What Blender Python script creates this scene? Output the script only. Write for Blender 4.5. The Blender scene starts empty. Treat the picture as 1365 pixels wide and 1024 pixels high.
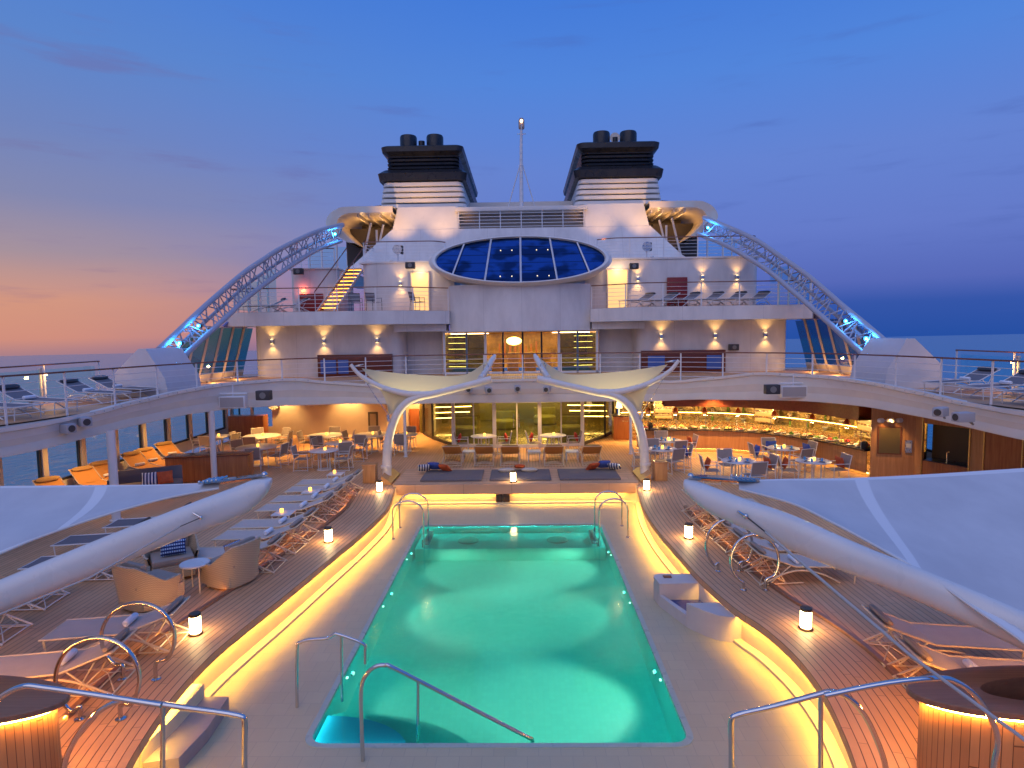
import bpy, bmesh, math, random
from mathutils import Vector, Matrix
from mathutils.geometry import tessellate_polygon
random.seed(7)
sc = bpy.context.scene
COL = sc.collection
PI = math.pi
R = math.radians
# ---------------------------------------------------------------- camera
FPX = 825.0
EYE = Vector((0, 0, 5.0))
ROT = (Matrix.Rotation(R(1.0), 3, 'Z') @ Matrix.Rotation(PI/2 - R(4.65), 3, 'X') @ Matrix.Rotation(-.0137, 3, 'Z'))
def ray(px, py):
    return ROT @ Vector(((px-682.5)/FPX, -(py-512)/FPX, -1))
def G(px, py, z=0.0):
    d = ray(px, py); t = (z-EYE.z)/d.z
    return Vector((d.x*t, d.y*t, z))
def D(px, py, Y):
    d = ray(px, py); t = Y/d.y
    return Vector((d.x*t, Y, EYE.z+d.z*t))
def V(*a): return Vector(a)
cam = bpy.data.objects.new('camera', bpy.data.cameras.new('camera'))
COL.objects.link(cam)
cam.matrix_world = Matrix.Translation(EYE) @ ROT.to_4x4()
cam.data.sensor_width = 36
cam.data.lens = FPX/1365*36
cam.data.clip_start = .05
cam.data.clip_end = 90000
sc.camera = cam
sc.view_settings.view_transform = 'Standard'
sc.view_settings.look = 'None'
sc.view_settings.exposure = .08
sc.view_settings.gamma = 1
try:
    sc.cycles.max_bounces = 8
    sc.cycles.diffuse_bounces = 3
    sc.cycles.glossy_bounces = 3
    sc.cycles.transparent_max_bounces = 10
    sc.cycles.caustics_reflective = False
    sc.cycles.caustics_refractive = False
    sc.cycles.sample_clamp_indirect = 4
except Exception: pass
# ---------------------------------------------------------------- materials
def lin(r, g, b):
    f = lambda c: (c/255/12.92) if c/255 <= .04045 else ((c/255+.055)/1.055)**2.4
    return (f(r), f(g), f(b), 1)
class NT:
    def __init__(s, tree): s.t = tree; s.n = tree.nodes; s.l = tree.links
    def new(s, typ, **kw):
        n = s.n.new(typ)
        for k, v in kw.items(): setattr(n, k, v)
        return n
    def put(s, sock, val):
        if hasattr(val, 'is_output'): s.l.new(val, sock)
        else: sock.default_value = val
    def math(s, op, a, b=None, c=None, clamp=False):
        n = s.new('ShaderNodeMath', operation=op); n.use_clamp = clamp
        s.put(n.inputs[0], a)
        if b is not None: s.put(n.inputs[1], b)
        if c is not None: s.put(n.inputs[2], c)
        return n.outputs[0]
    def mix(s, f, a, b, mode='MIX'):
        n = s.new('ShaderNodeMix', data_type='RGBA', blend_type=mode)
        s.put(n.inputs[0], f); s.put(n.inputs[6], a); s.put(n.inputs[7], b)
        return n.outputs[2]
    def noise(s, vec, scale, detail=3, rough=.5):
        n = s.new('ShaderNodeTexNoise'); s.put(n.inputs['Vector'], vec)
        n.inputs['Scale'].default_value = scale; n.inputs['Detail'].default_value = detail; n.inputs['Roughness'].default_value = rough
        return n.outputs[0]
    def maprange(s, v, a, b, c=0., d=1., smooth=False):
        n = s.new('ShaderNodeMapRange'); s.put(n.inputs[0], v)
        if smooth: n.interpolation_type = 'SMOOTHSTEP'
        for i, x in enumerate((a, b, c, d)): n.inputs[i+1].default_value = x
        return n.outputs[0]
    def mapping(s, vec, sc_):
        n = s.new('ShaderNodeMapping'); s.put(n.inputs[0], vec); n.inputs['Scale'].default_value = sc_
        return n.outputs[0]
MATS = {}
def mat(name, col=(.5, .5, .5), rough=.5, metal=0, emit=None, es=0, var=0., vscale=3., bump=0., bscale=40., trans=0., ior=1.45, coat=0., fn=None, spec=.5):
    if name in MATS: return MATS[name]
    m = bpy.data.materials.new(name); m.use_nodes = True
    t = NT(m.node_tree); b = t.n['Principled BSDF']
    c = tuple(col)[:3]+(1,)
    b.inputs['Base Color'].default_value = c
    b.inputs['Roughness'].default_value = rough
    b.inputs['Metallic'].default_value = metal
    b.inputs['Transmission Weight'].default_value = trans
    b.inputs['IOR'].default_value = ior
    b.inputs['Coat Weight'].default_value = coat
    b.inputs['Specular IOR Level'].default_value = spec
    if emit is not None:
        b.inputs['Emission Color'].default_value = tuple(emit)[:3]+(1,)
        b.inputs['Emission Strength'].default_value = es
    tc = t.new('ShaderNodeTexCoord')
    if var > 0:
        nz = t.noise(tc.outputs['Object'], vscale, 4, .6)
        k = t.maprange(nz, .3, .7, 1-var, 1+var)
        mx = t.new('ShaderNodeVectorMath', operation='SCALE')
        mx.inputs[0].default_value = c[:3]; t.l.new(k, mx.inputs['Scale'])
        t.l.new(mx.outputs[0], b.inputs['Base Color'])
        r2 = t.maprange(t.noise(tc.outputs['Object'], vscale*2.3, 3), .3, .7, max(0, rough-.12), min(1, rough+.12))
        t.l.new(r2, b.inputs['Roughness'])
    if bump > 0:
        bn = t.new('ShaderNodeBump'); bn.inputs['Strength'].default_value = bump; bn.inputs['Distance'].default_value = .01
        t.l.new(t.noise(tc.outputs['Object'], bscale, 3), bn.inputs['Height']); t.l.new(bn.outputs[0], b.inputs['Normal'])
    if fn: fn(t, b, tc)
    MATS[name] = m
    return m
def planks(name, width, c1, c2, caulk, mode='X', rough=.5, gap=.07, length=2.4, caulkmix=1.):
    """boards side by side along an axis, with dark seams, butt joints and grain"""
    def fn(t, b, tc):
        if mode == 'UV': src = tc.outputs['UV']
        else: src = tc.outputs['Object']
        sp = t.new('ShaderNodeSeparateXYZ'); t.l.new(src, sp.inputs[0])
        if mode == 'X': a, l = sp.outputs[0], sp.outputs[1]
        elif mode == 'Y': a, l = sp.outputs[1], sp.outputs[0]
        elif mode == 'ZX': a, l = t.math('ADD', sp.outputs[0], t.math('MULTIPLY', sp.outputs[1], .8)), sp.outputs[2]
        else: a, l = sp.outputs[1], sp.outputs[0]
        q = t.math('DIVIDE', a, width)
        fl = t.math('FLOOR', q); fr = t.math('FRACT', q)
        edge = t.math('MINIMUM', fr, t.math('SUBTRACT', 1., fr))
        seam = t.maprange(edge, gap*.5, gap, 1., 0.)
        wn = t.new('ShaderNodeTexWhiteNoise', noise_dimensions='1D'); t.l.new(fl, wn.inputs['W'])
        l2 = t.math('ADD', t.math('DIVIDE', l, length), t.math('MULTIPLY', wn.outputs[0], 7.3))
        lf = t.math('FLOOR', l2); lr = t.math('FRACT', l2)
        j = t.math('MULTIPLY', t.maprange(t.math('MINIMUM', lr, t.math('SUBTRACT', 1., lr)), .0012, .003, 1., 0.), .8)
        wn2 = t.new('ShaderNodeTexWhiteNoise', noise_dimensions='2D')
        cb = t.new('ShaderNodeCombineXYZ'); t.l.new(fl, cb.inputs[0]); t.l.new(lf, cb.inputs[1]); t.l.new(cb.outputs[0], wn2.inputs['Vector'])
        cb2 = t.new('ShaderNodeCombineXYZ'); t.l.new(t.math('MULTIPLY', a, 60.), cb2.inputs[0]); t.l.new(t.math('MULTIPLY', l, 3.), cb2.inputs[1]); t.l.new(fl, cb2.inputs[2])
        gr = t.noise(cb2.outputs[0], 1., 4, .6)
        big = t.noise(src, .6, 4, .6)
        f = t.math('ADD', t.math('MULTIPLY', wn2.outputs[0], .45), t.math('MULTIPLY', gr, .55))
        base = t.mix(f, c1, c2)
        base = t.mix(t.maprange(big, .35, .7, 0., .35), base, tuple(x*.55 for x in c1[:3])+(1,))
        sm = t.math('MAXIMUM', seam, j)
        sm = t.math('MULTIPLY', sm, caulkmix)
        t.l.new(t.mix(sm, base, caulk), b.inputs['Base Color'])
        t.l.new(t.maprange(gr, .2, .8, rough-.12, rough+.15), b.inputs['Roughness'])
        bn = t.new('ShaderNodeBump'); bn.inputs['Strength'].default_value = .4; bn.inputs['Distance'].default_value = .003
        t.l.new(t.math('SUBTRACT', gr, sm), bn.inputs['Height']); t.l.new(bn.outputs[0], b.inputs['Normal'])
    return mat(name, rough=rough, fn=fn)
WHITE = mat('white_paint', (.74, .71, .66), .38, var=.05, vscale=1.2, bump=.05, bscale=3)
CREAM = mat('cream_paint', (.70, .62, .52), .45, var=.05, vscale=1.5)
RAILW = mat('rail_white', (.75, .75, .76), .35)
def panelfn(t, b, tc):
    s = t.new('ShaderNodeSeparateXYZ'); t.l.new(tc.outputs['Object'], s.inputs[0])
    fx = t.math('FRACT', t.math('DIVIDE', s.outputs[0], 1.83)); 
    e = t.maprange(t.math('MINIMUM', fx, t.math('SUBTRACT', 1., fx)), .003, .007, 1., 0.)
    n = t.noise(t.mapping(tc.outputs['Object'], (1, 1, .35)), 1.3, 5, .62)
    base = t.mix(t.maprange(n, .35, .72), (.76, .74, .72, 1), (.60, .58, .57, 1))
    t.l.new(t.mix(t.math('MULTIPLY', e, .35), base, (.3, .3, .3, 1)), b.inputs['Base Color'])
    bn = t.new('ShaderNodeBump'); bn.inputs['Strength'].default_value = .35; bn.inputs['Distance'].default_value = .03
    t.l.new(t.noise(tc.outputs['Object'], 1.1, 2), bn.inputs['Height']); t.l.new(bn.outputs[0], b.inputs['Normal'])
HULL = mat('painted_steel_plate', rough=.36, fn=panelfn)
TEAK = planks('teak_deck', .115, (.62, .34, .17, 1), (.80, .49, .27, 1), (.15, .085, .055, 1), 'X', .55, .06)
TEAKC = planks('teak_rim', .115, (.62, .33, .16, 1), (.80, .47, .25, 1), (.12, .065, .04, 1), 'UV', .5, .07, 1.6)
TEAKB = planks('teak_bench', .3, (.60, .36, .21, 1), (.72, .46, .29, 1), (.06, .035, .02, 1), 'UV', .5, .03, 1.6)
SLATW = planks('slat_wood', .085, (.42, .19, .07, 1), (.62, .33, .13, 1), (.07, .03, .015, 1), 'UV', .4, .05, 4.)
def woodfn(c1, c2, vert=True):
    def fn(t, b, tc):
        v = t.mapping(tc.outputs['Object'], (14, 14, .9) if vert else (1, 14, 14))
        n = t.noise(v, 1.2, 5, .65)
        t.l.new(t.mix(t.maprange(n, .3, .72), c1, c2), b.inputs['Base Color'])
    return fn
WOODR = mat('red_veneer', rough=.3, fn=woodfn((.28, .09, .03, 1), (.45, .17, .06, 1)))
WOODO = mat('amber_veneer', rough=.33, fn=woodfn((.42, .19, .07, 1), (.58, .30, .12, 1)))
VARN = mat('varnished_handrail', rough=.25, fn=woodfn((.13, .04, .02, 1), (.22, .075, .035, 1), False))
DARKW = mat('dark_rim_wood', rough=.35, fn=woodfn((.26, .12, .07, 1), (.38, .19, .11, 1), False))
CHROME = mat('polished_steel', (.62, .61, .60), .06, 1)
STEEL = mat('brushed_steel', (.55, .55, .55), .3, 1, var=.1, vscale=6)
BLACK = mat('black_paint', (.018, .02, .026), .35, var=.25, vscale=2)
DGREY = mat('dark_grey', (.05, .05, .055), .5)
def meshfab(c, s=160.):
    def fn(t, b, tc):
        w = t.new('ShaderNodeTexChecker'); t.l.new(tc.outputs['Object'], w.inputs['Vector']); w.inputs['Scale'].default_value = s
        n = t.noise(tc.outputs['Object'], 5, 3)
        k = t.mix(t.maprange(n, .3, .7, .0, .3), c+(1,), tuple(x*.7 for x in c)+(1,))
        t.l.new(t.mix(t.math('MULTIPLY', w.outputs[1], .25), k, tuple(x*.5 for x in c)+(1,)), b.inputs['Base Color'])
        bn = t.new('ShaderNodeBump'); bn.inputs['Strength'].default_value = .3; bn.inputs['Distance'].default_value = .002
        t.l.new(w.outputs[1], bn.inputs['Height']); t.l.new(bn.outputs[0], b.inputs['Normal'])
    return fn
SLING = mat('taupe_sling', rough=.8, fn=meshfab((.68, .56, .47)))
SLINGC = mat('chair_mesh', rough=.8, fn=meshfab((.34, .29, .27)))
SLINGD = mat('grey_sling', rough=.8, fn=meshfab((.20, .19, .21)))
SLINGT = mat('tan_underlit_sling', rough=.8, fn=meshfab((.74, .34, .09)))  # orange light from below mixed into the tan of the mesh
PADG = mat('grey_cushion', rough=.85, fn=meshfab((.17, .15, .16), 90))
PADT = mat('taupe_cushion', rough=.85, fn=meshfab((.42, .33, .26), 90))
PADTAN = mat('tan_cushion', rough=.85, fn=meshfab((.55, .33, .12), 90))
ORANGE = mat('orange_cushion', (.55, .10, .03), .85, var=.2, vscale=9, bump=.3)
BLUEC = mat('blue_cushion', (.05, .10, .42), .85, var=.2, vscale=9, bump=.3)
REDC = mat('red_cushion', (.45, .04, .02), .85, var=.2, vscale=9, bump=.3)
def stripefn(c1, c2, w, dots=False):
    def fn(t, b, tc):
        s = t.new('ShaderNodeSeparateXYZ'); t.l.new(tc.outputs['Object'], s.inputs[0])
        k = t.math('GREATER_THAN', t.math('FRACT', t.math('DIVIDE', s.outputs[2 if dots else 0], w)), .5)
        if dots:
            k2 = t.math('GREATER_THAN', t.math('FRACT', t.math('DIVIDE', s.outputs[0], w*.6)), .4)
            k = t.math('MULTIPLY', k, k2)
        t.l.new(t.mix(k, c1, c2), b.inputs['Base Color'])
    return fn
STRIPE = mat('navy_white_stripe', rough=.85, fn=stripefn((.02, .04, .15, 1), (.75, .75, .78, 1), .09))
DASHB = mat('blue_dash_pattern', rough=.85, fn=stripefn((.01, .03, .14, 1), (.45, .62, .85, 1), .07, True))
TOWEL = mat('white_towel', (.86, .88, .92), .95, bump=.5, bscale=120)
FRAME = mat('champagne_frame', (.74, .60, .42), .4, .1)
FRAMEW = mat('white_frame', (.72, .70, .68), .35)
def wickfn(t, b, tc):
    s = t.new('ShaderNodeSeparateXYZ'); t.l.new(tc.outputs['Object'], s.inputs[0])
    a = t.math('SINE', t.math('MULTIPLY', s.outputs[2], 190.))
    c = t.math('SINE', t.math('MULTIPLY', t.math('ADD', s.outputs[0], s.outputs[1]), 70.))
    k = t.math('MULTIPLY', a, c)
    t.l.new(t.mix(t.maprange(k, -1., 1.), (.40, .30, .20, 1), (.62, .48, .32, 1)), b.inputs['Base Color'])
    bn = t.new('ShaderNodeBump'); bn.inputs['Strength'].default_value = .6; bn.inputs['Distance'].default_value = .004
    t.l.new(k, bn.inputs['Height']); t.l.new(bn.outputs[0], b.inputs['Normal'])
WICKER = mat('woven_wicker', rough=.6, fn=wickfn)
TABW = mat('white_table_top', (.66, .65, .64), .3)
PORC = mat('porcelain', (.72, .72, .74), .15)
BLUEG = mat('blue_glass', (.08, .35, .70), .08, spec=.7)
CANDLE = mat('candle_glow', (.9, .5, .1), .4, emit=(1, .45, .05), es=5)
LANT = mat('lantern_glass', (.9, .85, .7), .4, emit=(1, .66, .28), es=26)
LED = mat('led_strip', (1, .8, .4), .5, emit=(1, .52, .07), es=100)
LEDW = mat('warm_tube_light', (1, .8, .5), .5, emit=(1, .62, .25), es=14)
LEDY = mat('amber_cove_light', (1, .8, .4), .5, emit=(1, .55, .12), es=18)
def tilefn(t, b, tc):
    br = t.new('ShaderNodeTexBrick'); t.l.new(tc.outputs['Object'], br.inputs['Vector'])
    br.offset = .5
    br.inputs['Scale'].default_value = 1.0; br.inputs['Brick Width'].default_value = .3; br.inputs['Row Height'].default_value = .3
    br.inputs['Mortar Size'].default_value = .004; br.inputs['Mortar Smooth'].default_value = .3
    br.inputs['Color1'].default_value = (.56, .50, .31, 1); br.inputs['Color2'].default_value = (.53, .47, .29, 1); br.inputs['Mortar'].default_value = (.42, .38, .26, 1)
    n = t.noise(tc.outputs['Object'], .9, 5, .65)
    t.l.new(t.mix(t.maprange(n, .4, .75, 0., .45), br.outputs[0], (.43, .40, .28, 1)), b.inputs['Base Color'])
    t.l.new(t.maprange(n, .3, .7, .38, .5), b.inputs['Roughness'])
TILE = mat('beige_floor_tile', rough=.4, fn=tilefn)
POOLW = mat('pale_pool_wall', (.78, .68, .42), .4, var=.05)
def glassmat(name, tint, refl=.12, rough=.02):
    m = bpy.data.materials.new(name); m.use_nodes = True; t = NT(m.node_tree)
    for n in list(t.n):
        if n.type == 'BSDF_PRINCIPLED': t.n.remove(n)
    out = [n for n in t.n if n.type == 'OUTPUT_MATERIAL'][0]
    tr = t.new('ShaderNodeBsdfTransparent'); tr.inputs[0].default_value = tint+(1,)
    gl = t.new('ShaderNodeBsdfGlossy'); gl.inputs['Roughness'].default_value = rough
    lw = t.new('ShaderNodeLayerWeight'); lw.inputs[0].default_value = .5
    f = t.math('ADD', t.math('MULTIPLY', t.math('POWER', lw.outputs['Facing'], 5.), .8), refl, clamp=True)
    mx = t.new('ShaderNodeMixShader'); t.l.new(f, mx.inputs[0]); t.l.new(tr.outputs[0], mx.inputs[1]); t.l.new(gl.outputs[0], mx.inputs[2])
    t.l.new(mx.outputs[0], out.inputs[0]); MATS[name] = m
    return m
GLASS = glassmat('clear_window_glass', (.92, .96, .88), .03)
GLASST = glassmat('teal_window_glass', (.78, .98, 1.), .02)
GLASSS = glassmat('smoked_green_glass', (.42, .50, .36), .06)
GLASSD = glassmat('dark_teal_glass', (.22, .55, .62), .06)
SKYL = mat('blue_skylight_glass', (.006, .03, .14), .06, .35, fn=None, spec=1.)
# ---------------------------------------------------------------- mesh builder
class MB:
    def __init__(s): s.b = bmesh.new(); s.uv = None
    def face(s, vs):
        try: return s.b.faces.new(vs)
        except Exception: return None
    def quad(s, *p):
        return s.face([s.b.verts.new(Vector(q)) for q in p])
    def box(s, c, d, rz=0, bev=0, rx=0, ry=0):
        m = Matrix.Translation(Vector(c)) @ Matrix.Rotation(rz, 4, 'Z') @ Matrix.Rotation(ry, 4, 'Y') @ Matrix.Rotation(rx, 4, 'X')
        r = bmesh.ops.create_cube(s.b, size=1, matrix=m @ Matrix.Diagonal((d[0], d[1], d[2], 1)))
        if bev > 0:
            es = list({e for v in r['verts'] for e in v.link_edges})
            bmesh.ops.bevel(s.b, geom=es, offset=min(bev, min(d)*.45), segments=2, affect='EDGES', profile=.6)
        return s
    def bb(s, x0, x1, y0, y1, z0, z1, bev=0):
        return s.box(((x0+x1)/2, (y0+y1)/2, (z0+z1)/2), (abs(x1-x0), abs(y1-y0), abs(z1-z0)), 0, bev)
    def tube(s, pts, r, seg=8, closed=False, cap=True):
        pts = [Vector(p) for p in pts]; n = len(pts)
        if n < 2: return s
        rr = r if isinstance(r, (list, tuple)) else [r]*n
        rings = []; up = None
        for i in range(n):
            if closed: t = (pts[(i+1) % n]-pts[i-1])
            else: t = pts[min(i+1, n-1)]-pts[max(i-1, 0)]
            t.normalize()
            if up is None:
                up = Vector((0, 0, 1)) if abs(t.z) < .9 else Vector((1, 0, 0))
            a = t.cross(up)
            if a.length < 1e-4: a = t.cross(Vector((0, 1, 0)))
            a.normalize(); u = a.cross(t).normalized(); up = u
            rings.append([s.b.verts.new(pts[i]+(a*math.cos(2*PI*k/seg)+u*math.sin(2*PI*k/seg))*rr[i]) for k in range(seg)])
        m = n if closed else n-1
        for i in range(m):
            A, B = rings[i], rings[(i+1) % n]
            for k in range(seg): s.face([A[k], A[(k+1) % seg], B[(k+1) % seg], B[k]])
        if cap and not closed:
            s.face(rings[0][::-1]); s.face(rings[-1])
        return s
    def lathe(s, prof, c=(0, 0, 0), seg=20, cap=True):
        c = Vector(c); rings = []
        for r, z in prof:
            rings.append([s.b.verts.new(c+Vector((r*math.cos(2*PI*k/seg), r*math.sin(2*PI*k/seg), z))) for k in range(seg)])
        for A, B in zip(rings, rings[1:]):
            for k in range(seg): s.face([A[k], A[(k+1) % seg], B[(k+1) % seg], B[k]])
        if cap:
            s.face(rings[0][::-1]); s.face(rings[-1])
        return s
    def grid(s, rows, uvs=None, thick=0):
        """rows of points -> quads; optional thickness makes a closed sheet"""
        if s.uv is None and uvs: s.uv = s.b.loops.layers.uv.new('UVMap')
        vr = [[s.b.verts.new(Vector(p)) for p in r] for r in rows]
        nf = []
        for i in range(len(vr)-1):
            for j in range(len(vr[0])-1):
                f = s.face([vr[i][j], vr[i+1][j], vr[i+1][j+1], vr[i][j+1]])
                if f:
                    nf.append(f)
                    if uvs:
                        for lp, (a, b_) in zip(f.loops, ((i, j), (i+1, j), (i+1, j+1), (i, j+1))): lp[s.uv].uv = uvs[a][b_]
        if thick:
            for f in nf: f.normal_update()
            bmesh.ops.solidify(s.b, geom=nf, thickness=thick)
        return s
    def prism(s, poly, z0, z1, holes=()):
        loops = [list(poly)]+[list(h) for h in holes]
        flat = [p for lp in loops for p in lp]
        tris = tessellate_polygon([[Vector((p[0], p[1], 0)) for p in lp] for lp in loops])
        top = [s.b.verts.new((p[0], p[1], z1)) for p in flat]
        for t in tris: s.face([top[i] for i in t])
        if z0 is not None:
            bot = [s.b.verts.new((p[0], p[1], z0)) for p in flat]
            for t in tris: s.face([bot[i] for i in t][::-1])
            k = 0
            for lp in loops:
                n = len(lp)
                for i in range(n):
                    a, b_ = k+i, k+(i+1) % n
                    s.face([top[a], top[b_], bot[b_], bot[a]])
                k += n
        return s
    def slab(s, poly3, n, th):
        """closed polygon in 3-D pushed along n by th"""
        n = Vector(n)*th
        A = [s.b.verts.new(Vector(p)) for p in poly3]; B = [s.b.verts.new(Vector(p)+n) for p in poly3]
        s.face(A); s.face(B[::-1]); k = len(A)
        for i in range(k): s.face([A[i], B[i], B[(i+1) % k], A[(i+1) % k]])
        return s
    def sphere(s, c, r, sc_=(1, 1, 1), u=12, v=8, rz=0):
        bmesh.ops.create_uvsphere(s.b, u_segments=u, v_segments=v, radius=r, matrix=Matrix.Translation(Vector(c)) @ Matrix.Rotation(rz, 4, 'Z') @ Matrix.Diagonal(tuple(sc_)+(1,)))
        return s
    def build(s, name, m, parent=None, world=False, smooth=35, keepn=False, upz=False):
        if upz:
            bmesh.ops.recalc_face_normals(s.b, faces=s.b.faces)
            if sum(f.normal.z*f.calc_area() for f in s.b.faces) < 0: bmesh.ops.reverse_faces(s.b, faces=s.b.faces)
            keepn = True
        if not keepn: bmesh.ops.recalc_face_normals(s.b, faces=s.b.faces)
        me = bpy.data.meshes.new(name); s.b.to_mesh(me); s.b.free()
        me.materials.append(m)
        if smooth:
            me.polygons.foreach_set('use_smooth', [True]*len(me.polygons))
            me.set_sharp_from_angle(angle=R(smooth))
        o = bpy.data.objects.new(name, me); COL.objects.link(o)
        if parent is not None:
            o.parent = parent
            if world: o.location = -(parent.matrix_basis.translation if parent.type == 'EMPTY' and parent.parent is None else Vector((0, 0, 0)))
        return o
def tag(o, label=None, cat=None, group=None, kind=None):
    if label: o['label'] = label
    if cat: o['category'] = cat
    if group: o['group'] = group
    if kind: o['kind'] = kind
    return o
def thing(name, label, cat, loc=(0, 0, 0), rz=0, group=None):
    o = bpy.data.objects.new(name, None); COL.objects.link(o)
    o.empty_display_size = .2
    o.location = loc; o.rotation_euler = (0, 0, rz)
    return tag(o, label, cat, group)
def struct(name, mb, m, label=None):
    o = mb.build(name, m, upz=name in ('pool_water', 'main_deck', 'court_floor', 'upper_deck')); tag(o, label, None, None, 'structure'); return o
KIDS = {}
def dup(root, loc, rz, label, group=None, swap=None, first=None):
    """copy of a thing with copies of its parts and sub-parts"""
    def cp(o, par):
        c = o.copy(); COL.objects.link(c)
        if par is not None: c.parent = par
        if swap and o.type == 'MESH' and o.name.split('.')[0] in swap:
            c.data = swap[o.name.split('.')[0]].data
        for ch in o.children: cp(ch, c)
        return c
    if not root.get('used'):
        r = root; r['used'] = 1
    else:
        r = cp(root, None)
    r.location = loc; r.rotation_euler = (0, 0, rz); r['label'] = label
    if group: r['group'] = group
    return r
def cat(pts, n=6, closed=False):
    """Catmull-Rom through points"""
    P = [Vector(p) for p in pts]; out = []
    m = len(P) if closed else len(P)-1
    for i in range(m):
        if closed: a, b, c, d = P[i-1], P[i], P[(i+1) % len(P)], P[(i+2) % len(P)]
        else: a, b, c, d = P[max(i-1, 0)], P[i], P[i+1], P[min(i+2, len(P)-1)]
        for k in range(n):
            t = k/n
            out.append(.5*((2*b)+(c-a)*t+(2*a-5*b+4*c-d)*t*t+(3*b-a-3*c+d)*t*t*t))
    if not closed: out.append(P[-1])
    return out
def rounded(pts, r, n=5):
    """polyline with rounded corners"""
    P = [Vector(p) for p in pts]; out = [P[0]]
    for a, b, c in zip(P, P[1:], P[2:]):
        d1 = min(r, (a-b).length*.49); d2 = min(r, (c-b).length*.49)
        p = b+(a-b).normalized()*d1; q = b+(c-b).normalized()*d2
        for k in range(n+1):
            t = k/n; out.append((1-t)**2*p+2*t*(1-t)*b+t*t*q)
    return out+[P[-1]]
def lamp(kind, name, loc, energy, color, parent=None, size=.05, target=None, cone=70, blend=.6):
    l = bpy.data.lights.new(name, kind); l.energy = energy; l.color = color
    if kind == 'SPOT': l.spot_size = R(cone); l.spot_blend = blend; l.shadow_soft_size = size
    elif kind == 'POINT': l.shadow_soft_size = size
    elif kind == 'AREA': l.size = size
    o = bpy.data.objects.new(name, l); COL.objects.link(o)
    o.location = loc
    if target is not None:
        o.rotation_euler = (Vector(target)-Vector(loc)).to_track_quat('-Z', 'Y').to_euler()
    if parent is not None:
        o.parent = parent; o.location = Vector(loc)-Vector(parent.location)
    return o
WARM = (1, .52, .15)
WARM2 = (1, .62, .26)
# ---------------------------------------------------------------- sky, sun and sea
w = bpy.data.worlds.new('World'); sc.world = w; w.use_nodes = True
t = NT(w.node_tree); bg = t.n['Background']
tc = t.new('ShaderNodeTexCoord')
nrm = t.new('ShaderNodeVectorMath', operation='NORMALIZE'); t.l.new(tc.outputs['Generated'], nrm.inputs[0])
sp = t.new('ShaderNodeSeparateXYZ'); t.l.new(nrm.outputs[0], sp.inputs[0])
el = t.math('ADD', sp.outputs[2], .018)
def ramp(fac, stops):
    r = t.new('ShaderNodeValToRGB'); t.put(r.inputs[0], fac); cr = r.color_ramp
    cr.interpolation = 'EASE' if False else 'LINEAR'
    while len(cr.elements) > 1: cr.elements.remove(cr.elements[-1])
    for i, (p, c) in enumerate(stops):
        e = cr.elements[0] if i == 0 else cr.elements.new(p)
        e.position = p; e.color = c
    return r.outputs[0]
fac = t.maprange(el, -.05, 1., 0., 1.)
def pos(z): return (z+.05)/1.05
left = ramp(fac, [(pos(-.05), lin(150, 118, 130)), (pos(-.0), lin(168, 125, 132)), (pos(.02), lin(205, 140, 122)), (pos(.07), lin(212, 150, 122)), (pos(.13), lin(166, 144, 150)), (pos(.20), lin(130, 134, 170)), (pos(.28), lin(110, 130, 184)), (pos(.38), lin(90, 130, 198)), (pos(.50), lin(76, 124, 204)), (pos(.75), lin(84, 126, 212)), (1., lin(90, 132, 218))])
right = ramp(fac, [(pos(-.05), lin(30, 70, 140)), (pos(.0), lin(34, 76, 158)), (pos(.055), lin(52, 84, 165)), (pos(.085), lin(84, 102, 180)), (pos(.16), lin(98, 120, 197)), (pos(.26), lin(98, 128, 205)), (pos(.38), lin(80, 130, 214)), (pos(.50), lin(62, 118, 212)), (pos(.75), lin(80, 126, 212)), (1., lin(90, 132, 218))])
# azimuth, plus drifting banks so that the two colour fields meet unevenly
n1 = t.noise(t.mapping(nrm.outputs[0], (1.2, 1.2, 6)), 1.6, 5, .55)
az = t.math('ADD', sp.outputs[0], t.math('MULTIPLY', t.math('SUBTRACT', n1, .5), .35))
mixf = t.maprange(az, -.74, .10, 0., 1., True)
col = t.mix(mixf, left, right)
n2 = t.noise(t.mapping(nrm.outputs[0], (2.0, 2.0, 16)), 2.2, 6, .6)
cl = t.maprange(n2, .54, .74, 0., .34, True)
cl = t.math('MULTIPLY', cl, t.maprange(el, .0, .10))
cl = t.math('MULTIPLY', cl, t.maprange(el, .75, .35))
col = t.mix(cl, col, t.mix(mixf, lin(118, 96, 140), lin(74, 96, 170)))
t.l.new(col, bg.inputs[0]); bg.inputs[1].default_value = 1.0
sun = bpy.data.objects.new('sun', bpy.data.lights.new('sun', 'SUN')); COL.objects.link(sun)
sun.data.energy = .68; sun.data.angle = R(70); sun.data.color = (1., .81, .68)
sun.rotation_euler = (Vector((.25, 1, -1.0))).to_track_quat('-Z', 'Y').to_euler()
def seafn(t, b, tc):
    v = t.mapping(tc.outputs['Object'], (1, .55, 1))
    h = t.math('ADD', t.noise(v, .22, 6, .62), t.math('MULTIPLY', t.noise(v, .035, 4, .5), 1.4))
    bn = t.new('ShaderNodeBump'); bn.inputs['Strength'].default_value = .55; bn.inputs['Distance'].default_value = 1.3
    t.l.new(h, bn.inputs['Height']); t.l.new(bn.outputs[0], b.inputs['Normal'])
    f = t.noise(v, .09, 6, .7)
    t.l.new(t.mix(t.maprange(f, .58, .70), (.05, .24, .34, 1), (.12, .36, .42, 1)), b.inputs['Base Color'])
SEA = mat('sea_water', rough=.22, fn=seafn, spec=.5)
m = MB()
ring = [(30*1.5**k) for k in range(0, 19)]
m.lathe([(.5, 0)]+[(r, 0) for r in ring], seg=96, cap=False)
sea = m.build('sea', SEA, smooth=0); sea.location = (0, 0, -17)
tl = R(1.0)
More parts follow.
